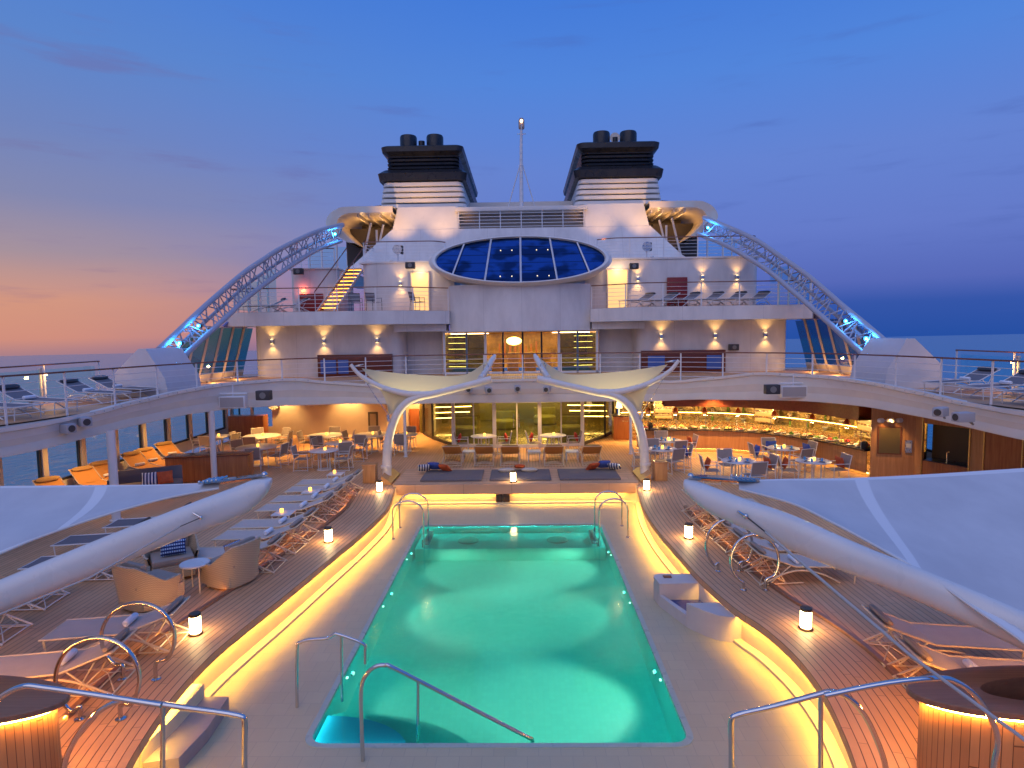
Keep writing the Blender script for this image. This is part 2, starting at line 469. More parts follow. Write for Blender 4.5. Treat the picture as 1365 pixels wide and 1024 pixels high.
sea.rotation_euler = (-tl, -R(.47), 0)
tag(sea, None, None, None, 'structure')

# ---------------------------------------------------------------- deck outline round the pool
rimL = [(-4.32, 19.75), (-4.24, 19.1), (-4.13, 18.2), (-4.08, 17.2), (-4.22, 15.5), (-4.42, 14.0), (-4.60, 12.7), (-4.78, 11.4), (-4.98, 10.15), (-5.08, 9.2), (-5.05, 8.2), (-4.92, 7.3), (-4.72, 6.5), (-4.3, 5.4), (-3.7, 4.4), (-2.6, 3.6)]
rimR = [(3.76, 19.75), (3.68, 19.1), (3.56, 18.1), (3.48, 17.0), (3.46, 15.5), (3.55, 13.9), (3.66, 12.3), (3.88, 10.9), (4.10, 10.2), (4.24, 9.3), (4.22, 8.34), (4.04, 7.38), (3.82, 6.6), (3.4, 5.4), (2.9, 4.4), (1.8, 3.6)]
FARY = 20.2
L = cat([(x, y, 0) for x, y in rimL], 5)
Rr = cat([(x, y, 0) for x, y in rimR], 5)
arcL = [Vector((-4.32+.3*(1-math.cos(a)), 19.8+.38*math.sin(a), 0)) for a in (R(20), R(45), R(70), R(90))]
arcR = [Vector((3.76-.3*(1-math.cos(a)), 19.8+.38*math.sin(a), 0)) for a in (R(20), R(45), R(70), R(90))]
# outline runs near-left -> far-left -> far-right -> near-right
OUT = L[::-1]+arcL+arcR[::-1]+Rr
def offset(path, d):
    o = []
    for i, p in enumerate(path):
        a = path[max(i-1, 0)]; b = path[min(i+1, len(path)-1)]
        tt = (b-a).normalized(); o.append(p+Vector((-tt.y, tt.x, 0))*d)
    return o
# left of travel direction = outside (travel is clockwise seen from above)
RW = 1.08
iL = range(0, len(L)); nL = len(L)
LO = offset(L[::-1], RW); RO = offset(Rr, RW)
LO = [Vector((min(p.x, -4.6), p.y, 0)) for p in LO]
RO = [Vector((max(p.x, 4.1), p.y, 0)) for p in RO]
hole = [(p.x, p.y) for p in OUT]
# main deck sheet, cut out where the sunken pool court lies
m = MB().prism([(-14.3, 1.5), (14.3, 1.5), (14.3, 32.5), (-14.3, 32.5)], None, 0, [hole])
struct('main_deck', m, TEAK)
m = MB().bb(-15.5, 15.5, 1.2, 46, -6, -2.6)
struct('lower_hull_deck', m, HULL)
# curved plank border along the court
def strip(inner, outer, z, name):
    m = MB(); rows = []; uvs = []; u = 0; prev = None
    for a, b in zip(inner, outer):
        if prev is not None: u += (a-prev).length
        prev = a
        d = (b-a).length; n = 4
        rows.append([Vector((a.x+(b.x-a.x)*k/n, a.y+(b.y-a.y)*k/n, z)) for k in range(n+1)])
        uvs.append([(u, d*k/n) for k in range(n+1)])
    m.grid(rows, uvs); return m
def lip(m, path, z0, z1, dy, uv=True):
    rows = []; uvs = []; u = 0; prev = None
    for p, q in zip(path, offset(path, -dy)):
        if prev is not None: u += (p-prev).length
        prev = p
        e = (p-q).normalized()*.014 if (p-q).length else Vector(); rows.append([Vector((q.x, q.y, z1)), Vector((q.x, q.y, z0)), Vector((q.x+e.x, q.y+e.y, z0)), Vector((q.x+e.x, q.y+e.y, -.05)), Vector((p.x, p.y, -.05))]); uvs.append([(u, 0), (u, .12), (u, .12), (u, .12), (u, .16)])
    m.grid(rows, uvs)
ZR = .012
for nm, A, B in (('port', L[::-1], LO), ('star', Rr, RO)):
    A2 = offset(A, -.11)
    m = strip(A2, B, ZR, nm)
    lip(m, A, -.125, ZR, .11)
    o = m.build('plank_border', TEAKC, smooth=0, keepn=True); tag(o, None, None, None, 'structure')
    # seams across the border every few metres
ZF = -.6
# court wall, ledge and floor
m = MB()
rows = []
for p, q in zip(OUT, offset(OUT, -.16)):
    rows.append([Vector((p.x, p.y, -.02)), Vector((p.x, p.y, ZF+.05)), Vector((q.x, q.y, ZF+.05)), Vector((q.x, q.y, ZF-.05))])
m.grid(rows)
struct('court_wall', m, POOLW)
m = MB()
def pl(pts, z): return [Vector((p.x, p.y, z)) for p in pts]
ofs = offset(OUT, -.015)
def ledrun(path, name):
    m = MB(); m.tube(path, .018, 6)
    o = m.build('cove_light_strip', LED); return tag(o, name, 'strip light', 'amber strip lights under the wooden lip of the court')
sL = [p for p in offset(L[::-1], -.06) if p.y > 4.5]
sR = [p for p in offset(Rr, -.06) if p.y > 4.5]
ledrun(pl(sL, -.085), 'amber strip light glowing under the left curved plank edge of the pool court')
ledrun(pl(sR, -.085), 'amber strip light glowing under the right curved plank edge of the pool court')
ledrun([V(-3.9, FARY-.06, -.24), V(-.95, FARY-.06, -.24)], 'amber strip light under the far bench, left of its middle')
ledrun([V(-.35, FARY-.06, -.24), V(3.35, FARY-.06, -.24)], 'amber strip light under the far bench, right of its middle')
# low glow behind the plank border, lighting the lounger legs
for P_, nm, y0, y1 in ((LO, 'left', 7.6, 20.3), (RO, 'right', 7.8, 17.5)):
    Q_ = [p for p in P_ if y0 < p.y < y1]; sg = -1 if nm == 'left' else 1
    m = MB(); m.tube([(p.x+sg*.03, p.y, .028) for p in Q_], .008, 6)
    tag(m.build('plank_edge_light', mat('edge_led', (1, .6, .2), .5, emit=(1, .42, .07), es=26)), 'thin amber strip along the outer edge of the %s plank border, behind the lounger heads' % nm, 'strip light', 'amber edge lights behind the plank borders')
    m = MB(); m.grid([[(p.x-sg*.03, p.y, .012), (p.x-sg*.03, p.y, .06), (p.x+sg*.055, p.y, .06), (p.x+sg*.055, p.y, .045)] for p in Q_]); struct('plank_border_ledge', m, DARKW)
# pool
PX0, PX1, PY0, PY1 = -3.02, 2.22, 8.05, 17.78
def rrect(x0, x1, y0, y1, r, n=5):
    o = []
    for cx, cy, a0 in ((x1-r, y1-r, 0), (x0+r, y1-r, 90), (x0+r, y0+r, 180), (x1-r, y0+r, 270)):
        for k in range(n+1):
            a = R(a0+90*k/n); o.append((cx+r*math.cos(a), cy+r*math.sin(a)))
    return o
pool = rrect(PX0, PX1, PY0, PY1, .22)
coping = rrect(PX0-.09, PX1+.09, PY0-.09, PY1+.09, .28)
m = MB().prism([(p.x, p.y) for p in OUT]+[], None, ZF, [coping])
struct('court_floor', m, TILE)
m = MB().prism(coping, ZF-.06, ZF+.012, [pool])
struct('pool_edge', m, mat('pool_edge_stone', (.42, .50, .42), .35, var=.06))
def basinfn(t, b, tc):
    br = t.new('ShaderNodeTexBrick'); t.l.new(tc.outputs['Object'], br.inputs['Vector']); br.offset = 0
    br.inputs['Scale'].default_value = 1.; br.inputs['Brick Width'].default_value = .1; br.inputs['Row Height'].default_value = .1; br.inputs['Mortar Size'].default_value = .003
    br.inputs['Color1'].default_value = (.08, .48, .45, 1); br.inputs['Color2'].default_value = (.09, .52, .48, 1); br.inputs['Mortar'].default_value = (.08, .45, .39, 1)
    t.l.new(br.outputs[0], b.inputs['Base Color'])
BASIN = mat('pool_mosaic', rough=.5, fn=basinfn)
m = MB()
zb = -2.15
wide = rrect(PX0-.07, PX1+.07, PY0-.07, PY1+.07, .26)
bt = [m.b.verts.new((x, y, ZF-.061)) for x, y in wide]; bb_ = [m.b.verts.new((x, y, zb)) for x, y in wide]
for i in range(len(pool)): m.face([bt[i], bb_[i], bb_[(i+1) % len(pool)], bt[(i+1) % len(pool)]])
m.face(bb_)
struct('pool_basin', m, BASIN)
m = MB(); A_, B_ = rrect(PX0-.012, PX1+.012, PY0-.012, PY1+.012, .23), rrect(PX0-.052, PX1+.052, PY0-.052, PY1+.052, .25)
m.grid([[(a[0], a[1], ZF-.072), (b[0], b[1], ZF-.072)] for a, b in zip(A_+A_[:1], B_+B_[:1])])
tag(m.build('added_pool_strip', mat('added_pool_glow', (.5, 1, .9), .5, emit=(.08, 1, .88), es=105)), 'added turquoise strip hidden under the stone edge, lighting the pool water', 'strip light')  # unseen strip added so that the basin glows
# curved underwater steps in the near left corner
STEPB = mat('blue_pool_step', (.03, .34, .58), .5)
for k, rr in enumerate((1.35, 1.75, 2.15, 2.55)):
    zt = ZF-.22-.27*k
    m = MB()
    pts = [(PX0+.004, PY0+.004)]+[(PX0+.004+rr*math.cos(R(a)), PY0+.004+rr*.62*math.sin(R(a))) for a in range(0, 91, 6)]
    m.prism(pts, zb, zt-.001*k)
    tag(m.build('underwater_step', STEPB if k < 1 else BASIN), ['top curved step in the near left corner of the pool, blue', 'second curved underwater step in the near left corner of the pool', 'third curved underwater step in the near left corner of the pool', 'lowest and widest curved underwater step of the pool'][k], 'pool step', 'curved steps under the pool water')
def waterfn(t, b, tc):
    bn = t.new('ShaderNodeBump'); bn.inputs['Strength'].default_value = .25; bn.inputs['Distance'].default_value = .02
    h = t.noise(tc.outputs['Object'], 2.2, 3, .5)
    t.l.new(h, bn.inputs['Height']); t.l.new(bn.outputs[0], b.inputs['Normal'])
WATER = mat('pool_water', (.85, 1, 1), .11, trans=1, ior=1.33, fn=waterfn)
m = MB(); m.prism([(x, y) for x, y in rrect(PX0+.001, PX1-.001, PY0+.001, PY1-.001, .22)], None, ZF-.035)
struct('pool_water', m, WATER)
# underwater lamps: each a bezel and lens in the side wall
def poolamp(x, y, side, power, label, z=-1.05, tx=1.5, cone=78):
    o = thing('pool_lamp', label, 'pool lamp', (x, y, z), 0, 'round lamps in the pool walls')
    pr = [(.0, .0), (.12, .0), (.12, .02), (.0, .03)]
    mm = MB(); mm.tube([(0, 0, 0), (side*.03, 0, 0)], .07, 14); mm.build('bezel', CHROME, o)
    mm = MB(); mm.tube([(side*.03, 0, 0), (side*.04, 0, 0)], .045, 14); mm.build('lens', mat('pool_lens', (1, 1, .9), .3, emit=(.6, 1, .8), es=.9), o)
    l = lamp('SPOT', 'pool_bulb', (x+side*.07, y, z), power*1.0, (1., 1., .66), o, .14, (x+side*tx, y, zb), cone, 1)
for y, ty, lab, pw in ((15.9, 16.0, 'far', 330), (13.4, 14.1, 'middle', 430), (10.2, 11.2, 'near', 520)):
    for side, sn in ((1, 'left'), (-1, 'right')):
        x = PX0+.01 if side == 1 else PX1-.01
        if lab == 'near' and side == 1: pw = 90
        if lab == 'near' and side == -1: pw = 560
        poolamp(x, y, side, pw, 'round lamp glowing in the %s pool wall, %s of its wall' % (sn, {'far': 'farthest', 'middle': 'middle', 'near': 'nearest'}[lab]), -1.0, 1.5, 84)
for k in range(3):
    x = PX0+.9+k*1.7
    for y, dy, nm in ((PY1-.06, -1, 'far'), (PY0+.06, 1, 'near')):
        o = thing('pool_lamp', 'round lamp in the %s end wall of the pool, %s of three' % (nm, ['left', 'middle', 'right'][k]), 'pool lamp', (x, y, -1.2), 0, 'round lamps in the pool walls')
        mm = MB(); mm.tube([(0, -dy*.055, 0), (0, -dy*.02, 0)], .1, 14); mm.build('bezel', CHROME, o)
for k, (yl, yr) in enumerate(((15.3, 15.5), (12.6, 12.7), (9.9, 9.8))):
    for side in (1, -1):
        x = (PX0 if side == 1 else PX1)+side*.02; y = yl if side == 1 else yr
        o = thing('pool_lamp', 'small lamp high in the %s pool wall, %s of three' % ('left' if side == 1 else 'right', ['farthest', 'middle', 'nearest'][k]), 'pool lamp', (x, y, -.8), 0, 'small lamps high in the pool walls')
        mm = MB(); mm.tube([(-side*.02, 0, 0), (side*.01, 0, 0)], .03, 12); mm.build('lens', mat('pool_lens_small', (1, 1, .9), .3, emit=(.6, 1, .75), es=1.5), o)
o = thing('pool_lamp', 'added small lamp lens over the corner steps, near end wall of the pool', 'pool lamp', (-2.1, PY0, -.72))  # added to brighten the corner steps; only its glowing lens remains
mm = MB(); mm.tube([(0, .004, 0), (0, .02, 0)], .045, 12); mm.build('lens', MATS['pool_lens_small'], o)
m = MB().bb(PX0+.004, PX1-.004, 16.5, PY1-.004, zb, -1.25, .03)
tag(m.build('underwater_bench', BASIN), 'wide underwater bench along the far end of the pool', 'pool step', 'curved steps under the pool water')
# ---------------------------------------------------------------- far bench with sun mats
o = thing('sunbed_bench', 'long raised wooden bench across the far end of the pool court, with a seamed front', 'bench', (-.3, 20.2, 0))
m = MB(); X0, X1 = -4.33, 3.77; ZB = .07
rows = [[(X0+(X1-X0)*k/16, FARY-.03, -.15), (X0+(X1-X0)*k/16, FARY-.10, -.16), (X0+(X1-X0)*k/16, FARY-.11, -.28), (X0+(X1-X0)*k/16, FARY-.13, -.28), (X0+(X1-X0)*k/16, FARY-.13, ZB-.02), (X0+(X1-X0)*k/16, FARY-.1, ZB), (X0+(X1-X0)*k/16, FARY+.3, ZB), (X0+(X1-X0)*k/16, 22.5, ZB)] for k in range(17)]
uv = [[(X0+(X1-X0)*k/16, u) for u in (-.1, -.05, 0, 0, .28, .3, .88, 2.6)] for k in range(17)]
m.grid(rows, uv); m.build('bench_top', TEAKB, o, True, 20)
for s_, x in ((-1, X0), (1, X1)):
    m = MB(); m.slab([(x, FARY-.02, 0), (x, FARY-.02, ZB-.002), (x, 22.5, ZB-.002), (x, 22.5, 0)], (s_, 0, 0), .04)
    m.build('side_panel', WOODO, o, True)
m = MB().bb(X0, X1, 22.5, 22.53, 0, ZB-.002); m.build('back_panel', WOODO, o, True)
m = MB()
for x0, x1 in ((-.93, -.72), (-.69, -.48)): m.bb(x0, x1, FARY-.16, FARY-.03, -.54, -.29)
m.build('access_panel', TEAKB, o, True)
MAT = []
for k, (x0, x1) in enumerate(((-3.5, -1.42), (-1.16, .92), (1.2, 3.25))):
    m = MB().bb(x0, x1, 20.42, 21.95, ZB+.002, ZB+.07, .03)
    MAT.append(tag(m.build('sun_mat', PADG), 'grey padded mat lying on the far bench, %s of the three' % ['leftmost', 'middle one', 'rightmost'][k], 'mat', 'grey mats on the bench'))
def pillow(name, m_, label, p, rz=0, tilt=0, s_=(.45, .16, .42), group=None):
    m = MB(); n = 10
    for sgn in (1, -1):
        rows = []
        for i in range(n+1):
            rr = []
            for j in range(n+1):
                u = i/n*2-1; v = j/n*2-1
                e = (1-abs(u)**2.6)*(1-abs(v)**2.6)
                pin = 1-.07*(1-abs(u*v))*(max(abs(u), abs(v)))**6*0
                sx = u*(1-.06*(1-v*v)*abs(u)**4); sz = v*(1-.06*(1-u*u)*abs(v)**4)
                rr.append((sx*s_[0]/2, sgn*(s_[1]/2)*max(e, 0)**.5*(1+.06*math.sin(7*u+3*v)), sz*s_[2]/2))
            rows.append(rr if sgn > 0 else rr[::-1])
        m.grid(rows)
    bmesh.ops.remove_doubles(m.b, verts=m.b.verts, dist=.0005)
    o = m.build(name, m_, None, smooth=60)
    o.location = p; o.rotation_euler = (tilt, 0, rz)
    return tag(o, label, 'pillow', group)
GPB = 'pillows leaning on the far bench'
pillow('pillow', STRIPE, 'navy and white striped pillow at the left end of the far bench', (-3.55, 21.65, 0.29), .2, .9, group=GPB)
pillow('pillow', BLUEC, 'blue pillow between the striped and the orange ones, left end of the far bench', (-3.20, 21.80, 0.32), -.15, .8, group=GPB)
pillow('pillow', ORANGE, 'orange pillow at the left end of the far bench', (-2.82, 21.72, 0.27), -.5, .9, group=GPB)
pillow('pillow', ORANGE, 'orange pillow at the right end of the far bench', (2.45, 21.70, 0.27), .5, .9, group=GPB)
pillow('pillow', BLUEC, 'blue pillow at the right end of the far bench beside the orange one', (2.85, 21.80, 0.32), .1, .8, group=GPB)
pillow('pillow', STRIPE, 'navy and white striped pillow at the right end of the far bench', (3.20, 21.68, 0.27), -.3, 1.0, group=GPB)
pillow('pillow', mat('pale_grey_pillow', (.45, .42, .40), .85), 'pale grey pillow lying left behind the bench lantern', (-0.62, 21.60, 0.19), .1, 1.4, (.6, .16, .36), GPB)
pillow('pillow', mat('pale_grey_pillow', (.45, .42, .40), .85), 'pale grey pillow lying right behind the bench lantern', (0.20, 21.60, 0.19), -.1, 1.4, (.6, .16, .36), GPB)
pillow('pillow', ORANGE, 'orange pillow behind the bench lantern, in the middle', (-0.15, 21.72, 0.29), 0, 1.2, (.4, .14, .34), GPB)
# ---------------------------------------------------------------- lanterns
def make_lantern():
    o = thing('deck_lantern', 'x', 'lantern', group='glowing deck lanterns round the pool')
    m = MB(); m.lathe([(.095, 0), (.105, .01), (.105, .03), (.09, .04)], seg=20); m.build('base', mat('bronze_metal', (.12, .08, .05), .35, .8), o)
    m = MB(); m.lathe([(.078, .04), (.082, .05), (.082, .285), (.078, .295)], seg=20); m.build('glass_shade', LANT, o)
    m = MB(); m.lathe([(.08, .296), (.088, .298), (.088, .335), (.08, .342), (.0, .345)], seg=20, cap=False); m.build('cap', MATS['bronze_metal'], o)
    m = MB()
    for k in range(4):
        a = PI/4+k*PI/2; m.tube([(.087*math.cos(a), .087*math.sin(a), .04), (.087*math.cos(a), .087*math.sin(a), .3)], .003, 5)
    m.build('guard_wire', MATS['bronze_metal'], o)
    return o
ln = make_lantern()
for p, lab, s_ in ((G(506, 656), 'lit lantern at the far left corner of the pool court, by the curved mast', 1.0), (G(438, 723), 'lit lantern midway along the left plank border, by the loungers', 1), (G(261, 846), 'lit lantern on the left plank border near the round handrails', 1), (V(-.36, 20.28, .07), 'lit lantern standing on the middle of the far bench', 1), (G(862, 654), 'lit lantern at the far right corner of the pool court', 1), (G(918, 718), 'lit lantern midway along the right plank border', 1), (G(1074, 839), 'lit lantern on the right plank border, nearest the camera', 1)):
    dup(ln, p, 0, lab).scale = (1.1, 1.1, 1.1)
# ---------------------------------------------------------------- handrails
def handrail(name, label, segs, posts=(), feet=(), r=.021, group=None, bars=()):
    p0 = Vector(segs[0]); base = Vector((p0.x, p0.y, 0))
    o = thing(name, label, 'handrail', base, 0, group)
    m = MB(); m.tube(segs, r, 12); m.build('rail', CHROME, o, True, 60)
    for a, b in posts:
        m = MB(); m.tube([a, b], r*.85, 10); m.build('post', CHROME, o, True, 60)
    for f in feet:
        m = MB(); m.lathe([(r*2.4, 0), (r*2.4, .012), (r*1.5, .022)], f, 14); m.build('foot_flange', CHROME, o, True)
    return o
def loop(pts, Y, seg=8):
    return cat([D(x, y, Y) for x, y in pts], seg)
gl = 'round loop handrails on the plank border'
def ringrail(ba, bb_, cx, cy, rx, ry, Y, label):
    """open ring on two feet, in the plane Y"""
    pts = [D(ba[0], ba[1], Y), D(ba[0], ba[1]-17*10/Y, Y)]
    for a in range(232, 232-285, -15):
        q = R(a); pts.append(D(cx+rx*math.cos(q), cy-ry*math.sin(q), Y))
    pts += [D(bb_[0], bb_[1]-17*10/Y, Y), D(bb_[0], bb_[1], Y)]
    pts[0].z = .012; pts[-1].z = .012
    P = cat(pts, 4)
    return handrail('loop_handrail', label, P, (), (pts[0], pts[-1]), .028, gl)
ringrail((163.5, 907), (208, 904), 184, 850, 49, 46, 8.62, 'farther round chrome handrail on the left plank border, left of the lantern')
ringrail((107, 964), (161, 961), 130, 905, 56, 55, 7.68, 'nearer round chrome handrail on the left plank border')
ringrail((957, 764), (986, 764), 972, 727, 31, 34, 12.6, 'farther round chrome handrail on the right plank border')
ringrail((991, 792), (1021, 788), 1006, 747, 32, 34, 11.65, 'nearer round chrome handrail on the right plank border, by the foot bath')
# pool ladders
gp = 'ladder hoops at the far corners of the pool'
def hoop(a, b, ytop, Ya, Yb, label):
    A = D(a[0], a[1], Ya); A.z = ZF; B = D(b[0], b[1], Yb)
    top = D((a[0]+b[0])/2, ytop, (Ya+Yb)/2).z
    B2 = Vector((B.x, B.y, ZF-1.1)); r_ = .32
    pts = [A, Vector((A.x, A.y, top-r_))]
    n = 10
    for k in range(n+1):
        q = PI-PI*k/n; c = (A+B)/2
        pts.append(Vector((c.x, c.y, 0))+Vector(((B.x-A.x)/2, (B.y-A.y)/2, 0))*math.cos(q)+Vector((0, 0, top-r_+r_*math.sin(q))))
    pts += [Vector((B.x, B.y, top-r_-.02)), B2]
    return handrail('ladder_rail', label, pts, (), ((A.x, A.y, ZF),), .024, gp)
hoop((524, 719), (565, 719), 668, 16.6, 16.6, 'nearer chrome hoop of the far left pool ladder')
hoop((533, 703), (571, 703), 658, 17.6, 17.6, 'farther chrome hoop of the far left pool ladder')
hoop((837, 717), (799, 717), 665, 16.6, 16.6, 'nearer chrome hoop of the far right pool ladder')
hoop((829, 702), (793, 702), 655, 17.6, 17.6, 'farther chrome hoop of the far right pool ladder')
for sgn, x, nm in ((1, PX0+.18, 'left'), (-1, PX1-.18, 'right')):
    m = MB()
    for k in range(4): m.box((x+sgn*.12, 17.1, ZF-.22-k*.25), (.16, .92, .04), 0, .01)
    m.bb(x+sgn*.02-.02, x+sgn*.02+.02, 16.62, 16.66, -1.75, ZF-.05); m.bb(x+sgn*.02-.02, x+sgn*.02+.02, 17.55, 17.6, -1.75, ZF-.05)
    m.build('ladder_step', DGREY)
    ob = COL.objects[-1] if False else bpy.data.objects[[q.name for q in bpy.data.objects if q.name.startswith('ladder_step')][-1]]
    tag(ob, 'dark submerged ladder steps at the far %s corner of the pool' % nm, 'pool ladder', 'submerged ladder steps')
# floor drains seen as dark patches
for p, nm in ((G(620, 735, zb), 'left'), (G(741, 735, zb), 'right')):
    q = Vector((-1.6 if nm == 'left' else .92, 17.15, -1.249))
    m = MB(); m.lathe([(.3, 0), (.3, .02), (.25, .035)], q, 20)
    tag(m.build('pool_drain', mat('drain_dark', (.0, .10, .08), .6)), 'dark round drain on the pool floor, %s of the two' % nm, 'drain', 'drains on the pool floor')
Yr = 8.9
handrail('pool_handrail', 'chrome handrail with a blue sheen at the left pool edge', cat([D(396, 945, Yr), D(396, 866, Yr), D(400, 857, Yr), D(412, 853, Yr), D(436, 851, Yr), D(445, 846, Yr), D(452, 846, Yr), D(484, 858, Yr), D(487, 868, Yr), D(487, 885, Yr)], 3), [(D(455, 846, Yr), D(456, 935, Yr))], [D(396, 945, Yr)], .024, 'handrails into the pool')
Yr = 7.72
handrail('pool_handrail', 'long sloping chrome handrail rising out of the near end of the pool', cat([D(484, 1018, Yr), D(482, 960, Yr), D(482, 917, Yr), D(489, 899, Yr), D(500, 889, Yr), D(514, 887, Yr), D(530, 893, Yr), D(640, 950, Yr+.3), D(702, 982, Yr+.45), D(709, 986, Yr+.5), D(710, 998, Yr+.5)], 4), [(D(557.5, 906, Yr+.1), D(557, 1000, Yr+.6))], [D(484, 1018, Yr)], .028, 'handrails into the pool')
gb = 'big curved handrails at the near corners'
def nearrail(pts, Y, post, label, n=4):
    P = cat([D(x, y, Y) for x, y in pts], n)
    po = [(D(a[0], a[1], Y), D(a[0], a[1]+190, Y)) for a in post]
    return handrail('stair_handrail', label, P, po, (), .0048*Y, gb)
nearrail([(975, 1110), (975, 1000), (975, 962), (983, 953), (1030, 942), (1090, 926), (1108, 922), (1128, 928), (1150, 950), (1168, 985), (1182, 1030), (1188, 1110)], 6.5, [(1094, 926)], 'big chrome handrail right of the pool, the one ending short beside the plank border')
nearrail([(1240, 906), (1262, 905), (1290, 918), (1315, 943), (1330, 975), (1330, 1015), (1318, 1045), (1310, 1110)], 6.75, [], 'big chrome handrail curving down in front of the right wooden tub') if False else None
nearrail([(1100, 927), (1180, 911), (1250, 904), (1275, 909), (1300, 927), (1322, 960), (1330, 990), (1324, 1025), (1316, 1110)], 5.85, [], 'big chrome handrail curving down in front of the right wooden tub')
nearrail([(326, 1110), (326, 1000), (326, 964), (318, 954), (250, 944), (200, 937), (165, 934), (140, 943), (115, 965), (97, 992), (85, 1025), (78, 1110)], 6.5, [(217, 941)], 'big chrome handrail left of the pool, the one ending short beside the plank border')
nearrail([(215, 940), (130, 927), (60, 917), (30, 915), (0, 930), (-30, 960), (-50, 1010), (-55, 1110)], 5.75, [], 'big chrome handrail curving down in front of the left wooden tub')
# ---------------------------------------------------------------- foot bath and corner steps
STONEW = mat('pale_moulded_stone', (.58, .55, .52), .4, var=.05)
o = thing('foot_bath', 'pale curved foot bath with a shallow basin against the right side of the pool court', 'foot bath', (3.2, 11.8, ZF))
# plan: straight at the wall, bowed towards the pool
outer = [(3.66, 12.78), (2.85, 12.86), (2.74, 12.80), (2.70, 12.68), (2.74, 12.32), (2.90, 11.9), (3.10, 11.4), (3.30, 11.08), (3.5, 10.86), (3.72, 10.80), (4.0, 10.92)]
wall = [(4.0, 11.2), (3.85, 11.9), (3.72, 12.5)]
zt = -.13
m = MB().prism([(3.9, 12.78), (2.85, 12.86), (2.74, 12.80), (2.70, 12.68), (2.74, 12.30), (3.62, 12.34), (3.78, 12.34)], ZF, zt); m.build('seat_end', STONEW, o, True, 50)
m = MB().prism([(4.05, 11.42), (3.05, 11.40), (3.12, 11.28), (3.30, 11.05), (3.5, 10.86), (3.72, 10.80), (4.12, 10.9)], ZF, zt-.001); m.build('seat_end', STONEW, o, True, 50)
m = MB().prism([(2.735, 12.30), (2.82, 12.30), (3.16, 11.41), (3.045, 11.41), (2.90, 11.82)], ZF, zt-.24); m.build('front_wall', STONEW, o, True)
m = MB().prism([(3.55, 12.335), (3.78, 12.335), (4.04, 11.42), (3.80, 11.42)], ZF, zt-.002); m.build('back_wall', STONEW, o, True)
m = MB().prism([(2.83, 12.29), (3.54, 12.29), (3.79, 11.43), (3.17, 11.43)], ZF+.01, ZF+.14); m.build('basin_water', mat('basin_water', (.04, .06, .22), .1), o, True)
m = MB().box((2.98, 12.66, zt+.008), (.17, .12, .014)); m.build('drain_cover', VARN, o, True)
o = thing('corner_steps', 'two pale steps down into the near left corner of the pool court', 'steps', (-4.9, 8.2, ZF))
SR = [(-5.35, 8.86), (-4.86, 8.86), (-4.86, 8.1), (-4.92, 7.4), (-5.25, 7.4)]
m = MB().prism(SR, ZF, -.2); m.build('step', POOLW, o, True)
m = MB().prism([(-4.859, 8.86), (-4.50, 8.86), (-4.44, 8.1), (-4.5, 7.5), (-4.91, 7.4)], ZF, -.4); m.build('step', mat('step_grey', (.35, .31, .30), .5, var=.06), o, True)
# ---------------------------------------------------------------- wooden tubs
def tub(cx, cy, label):
    o = thing('wooden_tub', label, 'hot tub', (cx, cy, 0), 0, 'wood clad round tubs at the near corners'); o.scale = (1.5, .46, 1)
    r = 1.0; n = 60
    m = MB(); rows = []; uvs = []
    for z in (0.0, .45, .88):
        rows.append([(r*math.cos(2*PI*k/n), r*math.sin(2*PI*k/n), z) for k in range(n+1)]); uvs.append([(z, 2*PI*r*k/n) for k in range(n+1)])
    m.grid(rows, uvs); m.build('slat_cladding', SLATW, o)
    m = MB(); m.lathe([(r+.0, .885), (r+.09, .89), (r+.10, .90), (r+.10, .955), (r+.09, .965), (r-.42, .965), (r-.44, .955), (r-.44, .86), (r-.44, .3), (0, .3)], seg=64, cap=False); m.build('rim', DARKW, o)
    m = MB(); m.tube([((r+.04)*math.cos(2*PI*k/48), (r+.04)*math.sin(2*PI*k/48), .872) for k in range(48)], .012, 6, True); m.build('rim_light', mat('rim_led', (1, .6, .2), .5, emit=(1, .42, .08), es=170), o)
    m = MB(); m.lathe([(.001, 0), (.56, 0)], (0, 0, .6), 40, cap=False); m.build('tub_water', mat('tub_water', (.03, .015, .01), .05), o)
    return o
tub(5.93, 6.70, 'oval wood clad tub with a glowing rim at the near right corner')
tub(-6.85, 6.60, 'oval wood clad tub with a glowing rim at the near left corner')
